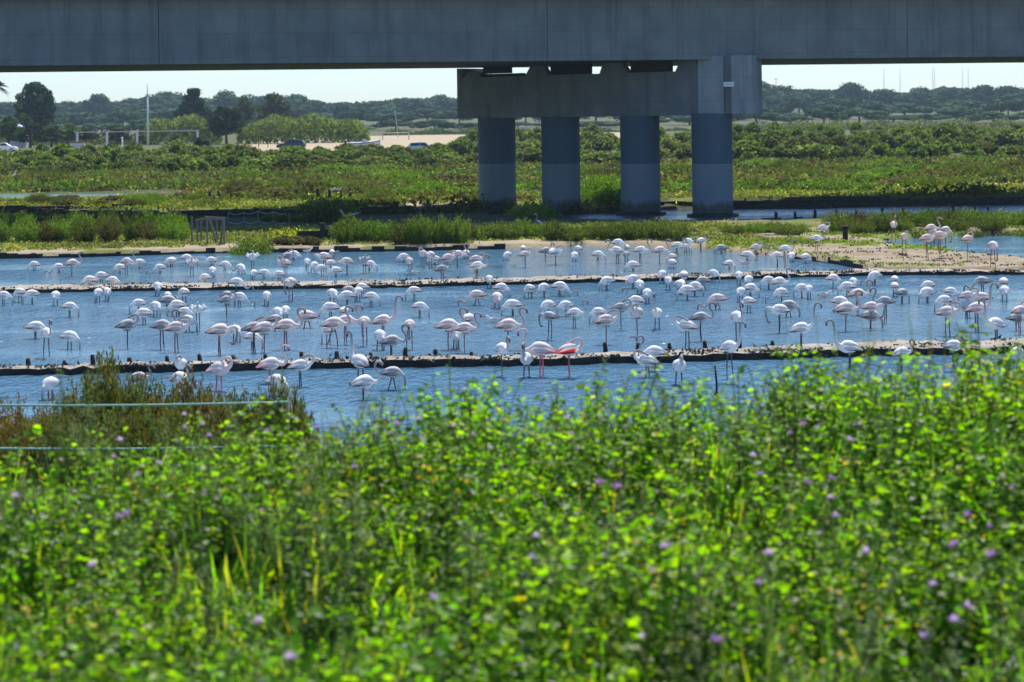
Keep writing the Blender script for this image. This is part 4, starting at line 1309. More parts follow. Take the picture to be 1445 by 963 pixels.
def flamingo_mesh(pose, pal, legs):
    c = PAL[pal]; b = MB()
    # one continuous loft from tail tip to bill tip
    tilt = {'fv': -.10, 'fc': -.10, 'st': .10, 'sq': .04, 'pr': .03, 'dn': .0, 'lo': .05}[pose]
    def T(x, z): return (x * math.cos(tilt) - z * math.sin(tilt), 0, z * math.cos(tilt) + x * math.sin(tilt))
    spine = [((-.335, -.035), .006, c['tail']), ((-.29, -.025), .032, c['tail']), ((-.23, -.012), .066, c['tail']), ((-.16, .0), .106, c['body']), ((-.07, .008), .142, c['body']),
             ((.02, .008), .157, c['body']), ((.10, .0), .150, c['body']), ((.155, -.006), .122, c['body']), ((.20, -.008), .078, c['body'])]
    pts = [T(*s[0]) for s in spine]; rad = [s[1] for s in spine]; col = [s[2] for s in spine]
    nk = NECKS[pose]
    if pose in ('fv', 'fc'): base = T(*nk[0]); pts_n = [(nk[0][0], 0, base[2])] + [(x, 0, z) for x, z in nk[1:]]
    else: pts_n = [(x, 0, z + nk[0][0] * math.sin(tilt)) for x, z in nk]
    lat = {'pr': .035}.get(pose, 0.)
    if lat: pts_n = [(x, lat * i / len(pts_n), z) for i, (x, _, z) in enumerate(pts_n)]
    cm = catmull(pts_n, 3)[1:]
    n = len(cm); nb = 3; nh = 3
    for i, p in enumerate(cm):
        t = i / (n - 1)
        if i >= n - nb: rr = [.026, .022, .009][i - (n - nb)]; cc = c['bill'] if i < n - 2 else (.03, .03, .03)
        elif i >= n - nb - nh: rr = [.028, .038, .034][i - (n - nb - nh)]; cc = c['neck']
        else:
            rr = .058 * (1 - min(1, t * 3.2)) + .0285 * min(1, t * 3.2) - .004 * t; cc = tuple(x * (1 - min(1, t * 2)) + y * min(1, t * 2) for x, y in zip(c['body'], c['neck']))
        pts.append(tuple(p)); rad.append(rr); col.append(cc)
    ell = [.92] * 9 + [1.] * n
    b.tube(pts, rad, 12, col, ell=ell)
    # folded wings lying on the flanks
    wh = .05 if pal == 'r' else 0.
    for s in (-1, 1):
        prof = [(-.36, -.045, .012), (-.28, -.03, .04), (-.18, -.005, .075), (-.06, .02, .098), (.05, .03, .098), (.12, .025, .075), (.17, .015, .03)]
        vs, cs = [], []
        for j, (x, zc, hw) in enumerate(prof):
            for k in range(7):
                a = -1 + 2 * k / 6
                z = zc + a * hw
                rb = np.interp(x, [-.36, -.29, -.16, -.07, .02, .10, .17, .2], [.02, .045, .114, .146, .162, .155, .124, .085])
                y = s * (math.sqrt(max(.0004, rb ** 2 - (z * .95) ** 2)) * .93 + .012 + wh * (.2 + k / 6.))
                p = T(x, z); vs.append((p[0], y, p[2]))
                if j == 0 or (k <= 1 and j <= 2) or (k == 0 and j <= 4): cs.append(c['prim'])
                elif k in ((1, 2, 3) if pal == 'r' else (2, 3)) and (0 if pal == 'r' else 1) <= j <= 4: cs.append(c['cov'])
                else: cs.append(c['body'] if pal in 'rk' and j > 1 else tuple(.5 * (x1 + x2) for x1, x2 in zip(c['body'], c['cov'])) if j > 1 else c['tail'])
        m_ = len(prof)
        fs = [(i * 7 + k, i * 7 + k + 1, (i + 1) * 7 + k + 1, (i + 1) * 7 + k) for i in range(m_ - 1) for k in range(6)]
        b.add(vs, fs if s < 0 else [f[::-1] for f in fs], cs, smooth=True)
    if legs == 'wings':
        for s in (-1, 1):
            pts2 = []
            for j in range(6):
                q = j / 5
                for k in range(4):
                    e = k / 3
                    pts2.append((.12 - .30 * q - .10 * e, s * (.09 + .12 * math.sin(q * 2.6) + .10 * e), .08 + .10 * math.sin(q * 2.6) * (1 - .4 * e) - .13 * e))
            cs = [c['prim'] if k == 3 else c['body'] for j in range(6) for k in range(4)]
            fs = [(j * 4 + k, j * 4 + k + 1, (j + 1) * 4 + k + 1, (j + 1) * 4 + k) for j in range(5) for k in range(3)]
            b.add(pts2, fs, cs, smooth=True)
    # legs: thigh feathering, tibia, ankle joint, shank, webbed foot
    def leg(hip, ankle, foot):
        b.tube([hip, tuple(hip[i] * .65 + ankle[i] * .35 for i in range(3)), ankle, tuple(ankle[i] * .97 + foot[i] * .03 for i in range(3)), tuple(ankle[i] * .5 + foot[i] * .5 for i in range(3)), foot],
               [.034, .017, .0145, .018, .0115, .0125], 7, [c['body'], c['leg'], c['leg'], c['leg'], c['leg'], c['leg']])
        fx, fy, fz = foot
        b.add([(fx - .02, fy, fz + .012), (fx + .075, fy - .04, fz + .004), (fx + .09, fy, fz + .006), (fx + .075, fy + .04, fz + .004)], [(0, 1, 2, 3)], c['leg'])
    if legs in ('two', 'wings'):
        leg((-.03, -.05, -.09), (-.045, -.055, -.45), (-.02, -.055, -LEG)); leg((.0, .05, -.09), (.01, .055, -.45), (.05, .055, -LEG))
    elif legs == 'one':
        leg((0, -.02, -.09), (-.01, -.01, -.45), (.0, .0, -LEG))
        leg((.0, .04, -.09), (.10, .04, -.16), (-.10, .04, -.15))
    elif legs == 'walk':
        leg((-.02, -.05, -.09), (-.12, -.055, -.42), (-.27, -.055, -LEG * .93)); leg((.01, .05, -.09), (.08, .055, -.43), (.09, .055, -LEG))
    elif legs == 'end':
        leg((0, -.06, -.09), (-.02, -.085, -.44), (0, -.11, -LEG)); leg((.02, .05, -.09), (.02, .06, -.44), (.07, .07, -LEG))
    b.v = [(x, y, z + LEG) for x, y, z in b.v]
    return b.mesh('flamingo', M_feather)


FL_CACHE = {}


def fl_mesh(pose, pal, legs):
    k = (pose, pal, legs)
    if k not in FL_CACHE: FL_CACHE[k] = flamingo_mesh(*k)
    return FL_CACHE[k]


ZN = {1: (0, 330, 3.853), 2: (240, 330, 3.853), 3: (480, 330, 3.853), 4: (720, 330, 3.853), 5: (960, 310, 3.853), 6: (1180, 290, 4.377)}
# (zone, zx, zy, pose, facing, palette[, extra note, height of body over water, legs])
BIRDS = '''
1 185 168 fv L w|1 318 180 fc L w|1 392 160 sq R p|1 688 150 sq R p|1 650 183 fc L w|1 756 158 fv L w|1 868 183 fc L w|1 925 148 fv L w
1 488 252 fv L w z=.3|1 550 228 fv L w|1 612 252 fv R w|1 20 335 fv R w|1 108 318 fv L w|1 172 328 fv L w|1 303 335 fv T w|1 380 395 fv R w
1 535 318 fv T w|1 583 313 fv T w|1 857 285 fv T w|1 195 505 fv R w|1 253 540 sq T w|1 380 558 fv RT w|1 692 495 pr R g legs=one|1 752 378 fv L w
1 845 392 fv RT w|1 780 432 fv L w|1 912 336 fv A w|1 915 362 fv R g|1 882 498 sq R g|1 275 815 fv T w|1 752 783 lo R g z=.36
2 90 130 fv R w|2 118 158 pr T p legs=wings note=ruffling|2 224 145 fc L w|2 300 168 fc R w|2 383 185 fv T w|2 230 200 fv T w|2 190 238 fv L w z=.28|2 448 125 pr T w legs=wings note=flapping
2 455 213 fv T w|2 511 212 fc R w|2 593 220 fv L w|2 622 158 pr L p legs=one|2 636 120 pr R g|2 672 112 fv R w|2 745 152 fv T w|2 785 170 fv LT w
2 838 124 dn L p|2 880 102 fv A w|2 872 160 fv L w|2 820 185 fc L w|2 900 200 fc L w|2 10 145 fv T w
2 362 262 fc R w|2 657 264 dn T p|2 75 318 fc L w|2 308 360 pr R g legs=one|2 378 340 fc R w|2 312 335 fv R g|2 525 335 fc T w|2 585 425 fv T w|2 628 415 fv T w
2 38 388 fv L w|2 82 422 fv R w|2 150 410 pr T w legs=wings note=ruffling|2 98 470 fv R w|2 36 510 pr R p|2 270 525 dn R p|2 355 522 fv R w|2 458 510 pr R g|2 512 512 pr R p legs=one
2 572 465 fv R g|2 448 560 fv R w|2 630 498 sq R p|2 742 448 fc L p legs=walk|2 870 400 fc L w|2 881 325 fv T w|2 890 487 sq R p legs=walk note=striding|2 858 525 fv L w z=.34
2 60 708 pr T w|2 50 785 lo R w z=.36|2 268 735 pr R k z=.45 note=blackwing|2 545 708 sq R k z=.42|2 710 716 pr R w z=.45|2 580 802 fv R w z=.3
3 35 150 sq L p|3 132 142 pr T g legs=wings note=flapping|3 160 166 fv R w|3 343 125 fv L w|3 375 148 dn T p legs=one|3 450 108 pr T p|3 492 116 dn T p|3 512 138 fv L w|3 557 192 pr R g|3 586 130 pr R p
3 638 112 sq R p|3 685 106 fv A w|3 740 138 pr R p|3 746 172 sq R w|3 910 115 fv T w|3 810 245 fv T w|3 875 292 fv R w|3 45 305 fv R g|3 118 290 fv L w|3 35 335 fv L w|3 100 312 fv T w|3 170 340 fv R w
3 400 308 fv L w|3 434 394 fv R w|3 742 332 fc L p legs=walk|3 852 347 fv RT p|3 935 385 fv L w|3 20 420 fv A w|3 30 472 sq R p|3 133 480 dn LT p|3 232 472 st R p legs=end|3 215 552 fv T w z=.36|3 280 582 sq R g z=.42
3 378 497 dn T p legs=end|3 588 497 sq R p legs=one|3 676 512 sq R p legs=one|3 632 545 fv T w z=.36|3 698 462 fv A w|3 912 496 sq R p legs=one
3 108 695 st L w z=.45|3 128 806 sq R w z=.36|3 285 755 fv R g z=.36 legs=walk|3 880 626 lo T w legs=one
4 70 80 fv A w|4 80 112 pr R p legs=end|4 192 92 lo R g z=.4|4 248 100 pr R w legs=wings note=ruffling|4 368 82 fv A w|4 350 118 fv T w|4 478 112 fv R w|4 587 48 fv R w z=.5|4 580 90 sq L w|4 632 112 dn T g legs=end
4 634 76 fv A w|4 708 88 sq R w|4 666 170 fv L w|4 813 90 sq R p|4 880 125 fv A w|4 880 158 fv A w z=.22|4 907 62 lo R w z=.4
4 525 255 fv LT w legs=end|4 668 245 fv T w|4 703 275 fv T w|4 828 218 fv T w|4 858 252 fv T w|4 105 295 fv L w|4 182 290 fc LT w|4 270 285 fc R w|4 745 322 fv T w|4 205 386 fv L w|4 300 388 fv L w
4 214 448 dn L g|4 350 428 sq R w z=.42|4 480 426 fv L w|4 522 470 pr R p legs=one|4 602 400 pr R g legs=one|4 684 360 sq L w z=.5|4 690 428 pr T p legs=one|4 800 432 st T w z=.42|4 920 275 fv T w
4 90 680 sq T w z=.4|4 165 628 sq L k|4 322 632 pr R r|4 785 642 sq L w z=.42|4 742 690 pr L w z=.36|4 918 718 pr T w z=.4
5 42 118 sq R w z=.55|5 112 115 lo R w z=.45|5 28 150 fv R w|5 222 155 fv L g|5 410 150 pr R p|5 366 192 fv R w|5 568 158 sq R w z=.7|5 525 195 sq L w z=.42|5 605 197 fv T w|5 682 205 fv R w|5 265 240 fv A w z=.2|5 742 140 sq R w z=.6|5 775 48 pr R w z=.9
5 20 303 fv A w|5 180 292 fv T w|5 318 302 fv T w|5 372 324 fv T w|5 122 332 fv L g legs=walk|5 80 360 fv R w|5 35 382 fv L w|5 5 350 fv T w|5 478 328 fv L w|5 535 338 sq R w z=.45|5 330 390 fv T w|5 382 372 fv R w legs=walk
5 548 395 fc L w|5 200 430 fc L p legs=walk|5 370 444 fv L w|5 658 370 fv L w|5 700 376 fv T w|5 832 320 fv R w|5 540 490 dn L w legs=end|5 590 466 fv R g legs=walk|5 655 592 st R w legs=end z=.9|5 108 530 sq R g legs=end|5 34 578 pr L w|5 305 528 sq T w legs=one|5 267 692 st T w z=.75
6 355 172 sq T p z=.6|6 420 218 pr T p z=.75|6 585 182 sq R p z=.75|6 562 240 pr R p z=.8|6 640 226 pr R p z=.8|6 676 205 fv R w z=.6|6 602 206 fv L w z=.6|6 810 238 pr R p legs=one z=.8|6 968 298 fv T p z=.7
6 236 432 fc L w|6 105 470 fv T w|6 68 500 fv L w|6 362 458 fv A w|6 362 500 fv A w|6 132 545 sq R p|6 25 592 fv R w|6 58 635 sq R p legs=one|6 215 625 dn R p legs=one|6 302 590 sq L g|6 215 682 fv R g|6 408 540 fv R g
6 566 490 fv L w|6 560 535 fv L w|6 706 530 fv R w|6 665 585 fv L w|6 690 660 pr RT p|6 815 558 pr R p|6 890 570 fv L p|6 808 622 fv R w|6 870 635 st R p|6 900 468 fc L g|6 1035 474 fv A w|6 1040 525 fv T w|6 985 732 st L w z=.45|6 1132 650 pr R p|6 1113 697 fv R g
6 78 875 st L w z=.5|6 405 910 lo R w z=.42|6 725 866 fv R w z=.55|6 1115 915 pr T p z=.45
'''
YAW = {'R': 0, 'L': 180, 'T': 270, 'A': 90, 'RT': 315, 'LT': 225, 'RA': 45, 'LA': 135}
FACE = {'R': 'facing right', 'L': 'facing left', 'T': 'facing forward', 'A': 'from behind', 'RT': 'turned half right', 'LT': 'turned half left'}
POSE = {'fv': 'feeding neck-down', 'fc': 'feeding neck-curled', 'sq': 'standing S-necked', 'st': 'standing tall-necked',
        'pr': 'preening neck-folded', 'dn': 'standing head-down', 'lo': 'crouching coil-necked'}
CNAME = {'w': 'white', 'p': 'pinkish', 'g': 'grey', 'r': 'red-winged', 'k': 'pink-tailed'}
mfx, mfy = line_of(MID_F, 0.); mbx, mby = line_of(MID_B, .13); ffx, ffy = line_of(FRONT_F, 0.); fbx, fby = line_of(FRONT_B, .15)
birds = []
for line in BIRDS.strip().splitlines():
    for rec in line.split('|'):
        q = rec.split(); zn, zx, zy, pose, face, pal = q[:6]
        kw = dict(a.split('=') for a in q[6:])
        x0, y0, k = ZN[int(zn)]
        birds.append(dict(x=x0 + float(zx) / k, y=y0 + float(zy) / k, pose=pose, face=face, pal=pal, **kw))
brng = np.random.default_rng(99)
for bd in birds:
    feed = bd['pose'] in ('fv', 'fc')
    zb = bd.get('z')
    if zb is None:
        zz = .32 if feed else .60
        for _ in range(2):
            Y = atz(bd['x'], bd['y'], zz).y
            far = Y > 74
            zz = (.23 if far else .32) if feed else (.50 if far else .60)
        zb = zz
    p = atz(bd['x'], bd['y'], float(zb))
    # where does it stand?
    X, Y = p.x, p.y
    if Y > np.interp(X, shX, shY): place = 'sand'
    elif Y > np.interp(X, mbx, mby) - .4: place = 'far'
    elif Y > np.interp(X, mfx, mfy) - 1.2: place = 'middle dike'
    elif Y > np.interp(X, fbx, fby) + 8.5: place = 'mid2'
    elif Y > np.interp(X, fbx, fby): place = 'mid1'
    elif Y > np.interp(X, ffx, ffy): place = 'front dike'
    else: place = 'near'
    bd.update(p=p, zb=float(zb), place=place)
PLACE = {'sand': 'on the sand spit', 'far': 'in the far pond', 'middle dike': 'by the middle dike', 'mid2': "in the middle pond's far half", 'mid1': "in the middle pond's near half",
         'front dike': 'on the front dike', 'near': 'in the near pond'}
ORD = ['first', 'second', 'third', 'fourth', 'fifth', 'sixth', 'seventh', 'eighth', 'ninth', 'tenth']
SECT = [(-50, 140, 'far left part'), (140, 280, 'under the metal frame'), (280, 460, 'below the dark hatchback'), (460, 660, 'left of the first column'), (660, 745, 'below the first column'), (745, 850, 'below the second column'),
        (850, 955, 'below the third column'), (955, 1062, 'below the end column'), (1062, 1250, 'right of the end column'), (1250, 1600, 'far right part')]
keys = {}
for bd in birds:
    sec = [s for a, c, s in SECT if a <= bd['x'] < c][0]
    bd['sec'] = sec
    keys.setdefault((bd['pal'], bd['pose'], bd['face'], bd['place'], sec, bd.get('note')), []).append(bd)
NOTE = {'ruffling': 'ruffling wings', 'flapping': 'flapping wings', 'striding': 'striding S-necked', 'blackwing': 'preening black-winged'}
SHORT = {'far left part': 'far left', 'under the metal frame': 'below white mast', 'below the dark hatchback': 'below dark car', 'left of the first column': 'below goals', 'below the first column': 'below first column',
         'below the second column': 'below second column', 'below the third column': 'below third column', 'below the end column': 'below fourth column', 'right of the end column': 'right of columns', 'far right part': 'far right'}
PLS = {'sand': 'sand spit', 'far': 'far pond', 'middle dike': 'middle dike', 'mid2': 'back of middle pond', 'mid1': 'front of middle pond', 'front dike': 'front dike', 'near': 'near pond'}
for (pal, pose, face, place, sec, note), L_ in keys.items():
    L_.sort(key=lambda d: d['x'])
    for i, bd in enumerate(L_):
        if len(L_) > 10: print('BIG', len(L_), L_[0])
        what = NOTE.get(note, POSE[pose])
        if bd.get('legs') == 'one' and pose in ('pr',): what = 'resting one-legged'
        lab = f"{CNAME[pal]} flamingo {what} {FACE[face]}, {PLS[place]}, {SHORT[sec]}"
        if pal == 'r': lab = 'flamingo preening with its bright red wing showing, by the front dike'
        if pal == 'k' and pose == 'sq' and face == 'L': lab = 'pale pink flamingo on pink legs just left of the red-winged one'
        if pal == 'k' and pose == 'sq' and face == 'R': lab = 'white flamingo with pink bill and tail on the front dike, facing right'
        if len(L_) > 1: lab += f", {ORD[i]} from left"
        bd['label'] = lab
for bd in birds:
    legs = bd.get('legs', 'end' if bd['face'] in 'TA' else 'two')
    me = fl_mesh(bd['pose'], bd['pal'], legs)
    s = brng.uniform(.87, 1.12) * (1.06 if bd['pal'] in 'pkr' else .98)
    if bd['pose'] in ('st',): s *= 1.05
    s *= FLS
    p = bd['p']
    z = bd['zb'] - LEG * s
    if bd['place'] == 'sand': z = max(z, .19) if bd['zb'] > .5 else z
    o = link('flamingo', me, None, (p.x, p.y, z))
    o.scale = (s, s, s); o.rotation_euler[2] = R(YAW[bd['face']] + brng.normal(0, 20))
    tag(o, bd['label'], 'flamingo', 'flamingos wading in the salt pans')

# --- other birds
def small_bird(kind):
    b = MB()
    if kind == 'heron':
        g = (.20, .22, .25)
        pts = [(-.28, 0, .52), (-.18, 0, .58), (0, 0, .68), (.12, 0, .76), (.17, 0, .84), (.13, 0, .95), (.14, 0, 1.05), (.18, 0, 1.1), (.24, 0, 1.1), (.36, 0, 1.07)]
        b.tube(catmull(pts, 3), list(np.interp(np.linspace(0, 9, 28), range(10), [.015, .05, .10, .09, .05, .03, .025, .035, .03, .004])), 10, g)
        for y in (-.04, .04): b.tube([(0, y, .6), (.01, y, .3), (0, y, 0)], [.02, .011, .012], 6, (.1, .09, .07))
    elif kind == 'stilt':
        b.tube(catmull([(-.16, 0, .36), (-.08, 0, .39), (.03, 0, .43), (.09, 0, .50), (.11, 0, .57), (.15, 0, .6), (.18, 0, .59), (.25, 0, .57)], 3),
               list(np.interp(np.linspace(0, 7, 22), range(8), [.01, .04, .06, .03, .022, .03, .015, .004])), 9, [(.04, .04, .045)] * 6 + [(.6, .55, .52)] * 16)
        for y in (-.02, .02): b.tube([(0, y, .36), (.01, y, .18), (0, y, 0)], [.012, .008, .008], 5, (.6, .2, .2))
    elif kind == 'gull':
        b.tube(catmull([(-.22, 0, .07), (-.13, 0, .07), (0, 0, .07), (.09, 0, .09), (.13, 0, .15), (.17, 0, .17), (.21, 0, .165), (.25, 0, .155)], 3),
               list(np.interp(np.linspace(0, 7, 22), range(8), [.01, .04, .07, .055, .035, .036, .015, .005])), 10, [(.06, .06, .07)] * 2 + [(.75, .75, .76)] * 16 + [(.05, .04, .04)] * 4)
        for s in (-1, 1):
            b.add([(-.25, s * .02, .12), (-.1, s * .075, .08), (.06, s * .065, .10), (-.02, s * .03, .145)], [(0, 1, 2, 3) if s < 0 else (3, 2, 1, 0)], (.4, .42, .46))
    elif kind == 'egret':
        b.tube(catmull([(-.22, 0, .40), (-.12, 0, .44), (0, 0, .5), (.1, 0, .56), (.12, 0, .66), (.09, 0, .74), (.12, 0, .82), (.17, 0, .83), (.27, 0, .80)], 3),
               list(np.interp(np.linspace(0, 8, 25), range(9), [.01, .05, .085, .05, .03, .022, .025, .022, .004])), 9, (.8, .8, .8))
        for y in (-.03, .03): b.tube([(0, y, .42), (.01, y, .2), (0, y, 0)], [.015, .009, .01], 5, (.04, .04, .04))
    return b.mesh(kind, M_feather)


BM = {k: small_bird(k) for k in ('heron', 'stilt', 'gull', 'egret')}
def put(kind, x, y, z, rz, label, cat, s=1.):
    p = atz(x, y, z); zz = z if z < .02 else gz(p.x, p.y)
    o = link(kind, BM[kind], None, (p.x, p.y, zz)); o.rotation_euler[2] = R(rz); o.scale = (s, s, s)
    tag(o, label, cat)


put('heron', 762, 336, .2, 160, 'grey heron standing on the far shore before the second column', 'heron', 1.0)
put('stilt', 855, 336, .2, 40, 'small long-legged wader on the far shore below the third column', 'wader', 1.0)
put('stilt', 979, 339, .2, 180, 'small black and white wader on the sand below the fourth column', 'wader', 1.0)
put('egret', 20, 257, .6, 20, 'white egret in the marsh scrub at far left behind bright water', 'egret', 1.1)
put('gull', 583, 388, 0, 200, 'small dark-headed gull on the middle dike edge under standing flamingos', 'gull', 1.1)
put('gull', 696, 456, 0, 180, 'small gull floating in the middle pond left of an S-necked flamingo', 'gull', 1.1)
put('gull', 1164, 420, 0, 0, 'small gull floating in the middle pond right of the pier', 'gull', 1.1)
put('gull', 1049, 374, 0, 180, 'small gull floating in the far pond right of the end column', 'gull', 1.0)
put('gull', 1309, 386, .2, 270, 'gull standing on the sand above the middle pond at right', 'gull', 1.1)
put('gull', 946, 360, 0, 180, 'small gull floating near the grassy edge of the far pond', 'gull', 1.0)
put('gull', 434, 357, 0, 0, 'small gull floating by the far shore, below the sluice', 'gull', 1.0)
put('gull', 48, 363.5, 0, 0, 'small gull floating against the far shore at far left', 'gull', 1.0)
for (x, y, s) in ((469, 274.5, 1.2), (478, 274.3, 1.2)):
    p = atz(x, y, .6); o = link('gull', BM['gull'], None, (p.x, p.y, gz(p.x, p.y) + .25)); o.scale = (s,) * 3
    tag(o, 'tiny white gull resting in the marsh behind the short row of stakes', 'gull', 'gulls in the marsh')
put('egret', 824, 262, .6, 200, 'tiny black and white wader in the marsh between second and third columns', 'wader', .8)
# ------------------------------------------------------------------ near weed bank
class PT:
    """plant template: quads with vertex colours, and a material slot per quad (0 fresh leaf, 1 grey leaf, 2 petal)"""
    def __init__(s): s.V, s.F, s.C, s.M, s.n = [], [], [], [], 0
    def quads(s, V, Fq, C, mi):
        s.V.append(np.asarray(V, float)); s.F.append(np.asarray(Fq) + s.n); s.C.append(np.asarray(C, float)); s.M.append(np.full(len(Fq), mi)); s.n += len(V)
    def done(s):
        s.V = np.concatenate(s.V); s.F = np.concatenate(s.F); s.C = np.concatenate(s.C); s.M = np.concatenate(s.M); return s
    def stem(s, pts, r0, r1, col, mi=1):
        pts = np.array(pts, float); n = len(pts); V = []
        for i, p in enumerate(pts):
            rr = r0 + (r1 - r0) * i / (n - 1)
            for a in (0, 2.094, 4.189): V.append(p + np.array([math.cos(a), math.sin(a), 0]) * rr)
        Fq = [(i * 3 + k, i * 3 + (k + 1) % 3, (i + 1) * 3 + (k + 1) % 3, (i + 1) * 3 + k) for i in range(n - 1) for k in range(3)]
        s.quads(V, Fq, np.tile(col, (len(V), 1)), mi)
    def disc(s, c, nrm, up, rad, col, r, lobes=5, cup=.25, mi=0):
        """round, lobed, slightly cupped leaf"""
        nrm = nrm / (np.linalg.norm(nrm) + 1e-9); a = np.cross(nrm, up); a /= np.linalg.norm(a) + 1e-9; b_ = np.cross(nrm, a)
        V = [c]; m = 12
        for k in range(m):
            th = 2 * PI * (k + .5) / m; rr = rad * (1 + .16 * math.cos(lobes * th)) * (1 - .25 * (1 + math.cos(th)) / 2 * (abs(math.cos(th)) > .8))
            V.append(c + (a * math.cos(th) + b_ * math.sin(th)) * rr + nrm * (cup * rad + r.normal(0, .10) * rad))
        Fq = [(0, 1 + k, 1 + (k + 1) % m, 1 + (k + 2) % m) for k in range(0, m, 2)]
        s.quads(V, Fq, np.tile(np.clip(col * (1 + r.normal(0, .15)), .005, 1), (len(V), 1)), mi)
    def blade(s, c, dirv, ln, wd, col, r, droop=.5, segs=3, mi=0, tipw=.15):
        d = dirv / np.linalg.norm(dirv); side = np.cross(d, (0, 0, 1.)); side /= np.linalg.norm(side) + 1e-9
        V = []
        for i in range(segs + 1):
            t = i / segs; p = c + d * ln * t + np.array([0, 0, -1]) * droop * ln * t * t
            w = wd * (math.sin(PI * (.18 + .75 * t)) if tipw < .3 else 1) * (1 if i < segs else tipw)
            V += [p - side * w, p + side * w]
        Fq = [(2 * i, 2 * i + 1, 2 * i + 3, 2 * i + 2) for i in range(segs)]
        s.quads(V, Fq, np.tile(np.clip(col * (1 + r.normal(0, .12)), .005, 1), (len(V), 1)), mi)


def A_(*c): return np.array(c, float)


LG = [A_(.11, .21, .010), A_(.14, .245, .012), A_(.085, .175, .010), A_(.18, .265, .014), A_(.065, .145, .010)]
GREY = [A_(.115, .185, .06), A_(.09, .155, .045), A_(.145, .20, .085)]
YL = [A_(.34, .27, .012), A_(.40, .24, .01), A_(.30, .30, .02)]
LILAC = [A_(.52, .32, .60), A_(.60, .42, .66), A_(.46, .22, .54)]


def mallow(seed, h=.95, stems=6, spread=.22, sparse=1.0):
    r = np.random.default_rng(seed); t = PT()
    for sidx in range(stems):
        a = r.uniform(0, 2 * PI); lean = r.uniform(.05, .42); hh = h * r.uniform(.65, 1.08)
        base = A_(math.cos(a), math.sin(a), 0) * spread * r.uniform(.1, .6)
        pts = [base + A_(math.cos(a), math.sin(a), 0) * lean * hh * (k / 5) ** 1.4 + A_(0, 0, hh * k / 5) + A_(*r.normal(0, .012, 2), 0) for k in range(6)]
        t.stem(pts, .006, .0025, A_(.07, .10, .03))
        z = .12 * hh
        while z < hh * 1.0:
            f = z / hh * 5; i = min(4, int(f)); p = pts[i] + (pts[i + 1] - pts[i]) * (f - i)
            for _ in range(1 if r.random() < .5 else 2):
                b_ = r.uniform(0, 2 * PI); pl_ = r.uniform(.05, .12) * (1.15 - .6 * z / hh)
                d = A_(math.cos(b_), math.sin(b_), r.uniform(.1, .7)); c = p + d * pl_
                t.stem([p, (p + c) / 2 + A_(0, 0, .005), c], .0022, .0016, A_(.09, .14, .02))
                rad = r.uniform(.016, .036) * (1.15 - .45 * z / hh)
                nrm = A_(math.cos(b_) * .5, math.sin(b_) * .5, 1) + r.normal(0, .35, 3)
                col = LG[int(r.integers(0, 5))] if r.random() > .012 else YL[int(r.integers(0, 3))]
                t.disc(c, nrm, A_(math.cos(b_), math.sin(b_), .2), rad, col, r)
            z += r.uniform(.020, .046) * sparse
        if r.random() < .08:   # small mallow flowers near the top
            p = pts[4] + r.normal(0, .03, 3); t.disc(p, r.normal(0, 1, 3) + A_(0, -.6, .6), A_(1, 0, 0), .014, LILAC[int(r.integers(0, 2))], r, 5, .4, 2)
    return t.done()


def flower_head(t, c, r, rad=.02):
    """thistle flower: green bulb under a brush of lilac florets"""
    for k in range(7):
        th = 2 * PI * k / 7
        t.blade(c - A_(0, 0, rad * 1.3), A_(math.cos(th) * .8, math.sin(th) * .8, 1), rad * 1.7, rad * .42, GREY[int(r.integers(0, 3))], r, 0, 2, 1)
    col = LILAC[int(r.integers(0, 3))]
    for k in range(16):
        d = r.normal(0, 1, 3); d[2] = abs(d[2]) * .9 + .25
        t.blade(c, d, rad * r.uniform(1.1, 1.7), rad * .24, col, r, .1, 2, 2, .6)


def thistle(seed, h=1.0, heads=4, leafy=1.0, open_=True):
    r = np.random.default_rng(seed); t = PT()
    tips = []
    for sidx in range(max(1, heads)):
        a = r.uniform(0, 2 * PI); hh = h * (1.0 if sidx == 0 else r.uniform(.7, .98)); lean = r.uniform(.02, .25) * (0 if sidx == 0 else 1)
        pts = [A_(math.cos(a), math.sin(a), 0) * lean * hh * (k / 6) ** 1.8 + A_(0, 0, hh * k / 6) for k in range(7)]
        t.stem(pts, .007, .003, A_(.15, .19, .11))
        z = .1 * hh
        while z < hh * .93:
            f = z / hh * 6; i = min(5, int(f)); p = pts[i] + (pts[i + 1] - pts[i]) * (f - i)
            b_ = r.uniform(0, 2 * PI); ln = (.16 - .11 * z / hh) * r.uniform(.7, 1.2)
            d = A_(math.cos(b_), math.sin(b_), r.uniform(.25, 1.0)); col = GREY[int(r.integers(0, 3))]
            t.blade(p, d, ln, .012, col, r, .45, 3, 1)
            dn = d / np.linalg.norm(d)
            for q in range(5):           # spiny side lobes
                c = p + dn * ln * (.2 + .14 * q); sd_ = np.cross(dn, A_(0, 0, 1)) * (1 if q % 2 else -1)
                t.blade(c, sd_ + dn * .5 + A_(0, 0, .2), ln * .28, .005, col, r, .2, 2, 1)
            z += r.uniform(.022, .045) / leafy
        tips.append(pts[-1])
    for i, c in enumerate(tips):
        if open_: flower_head(t, c, r, r.uniform(.022, .030))
    t.tip = tips[0]
    return t.done()


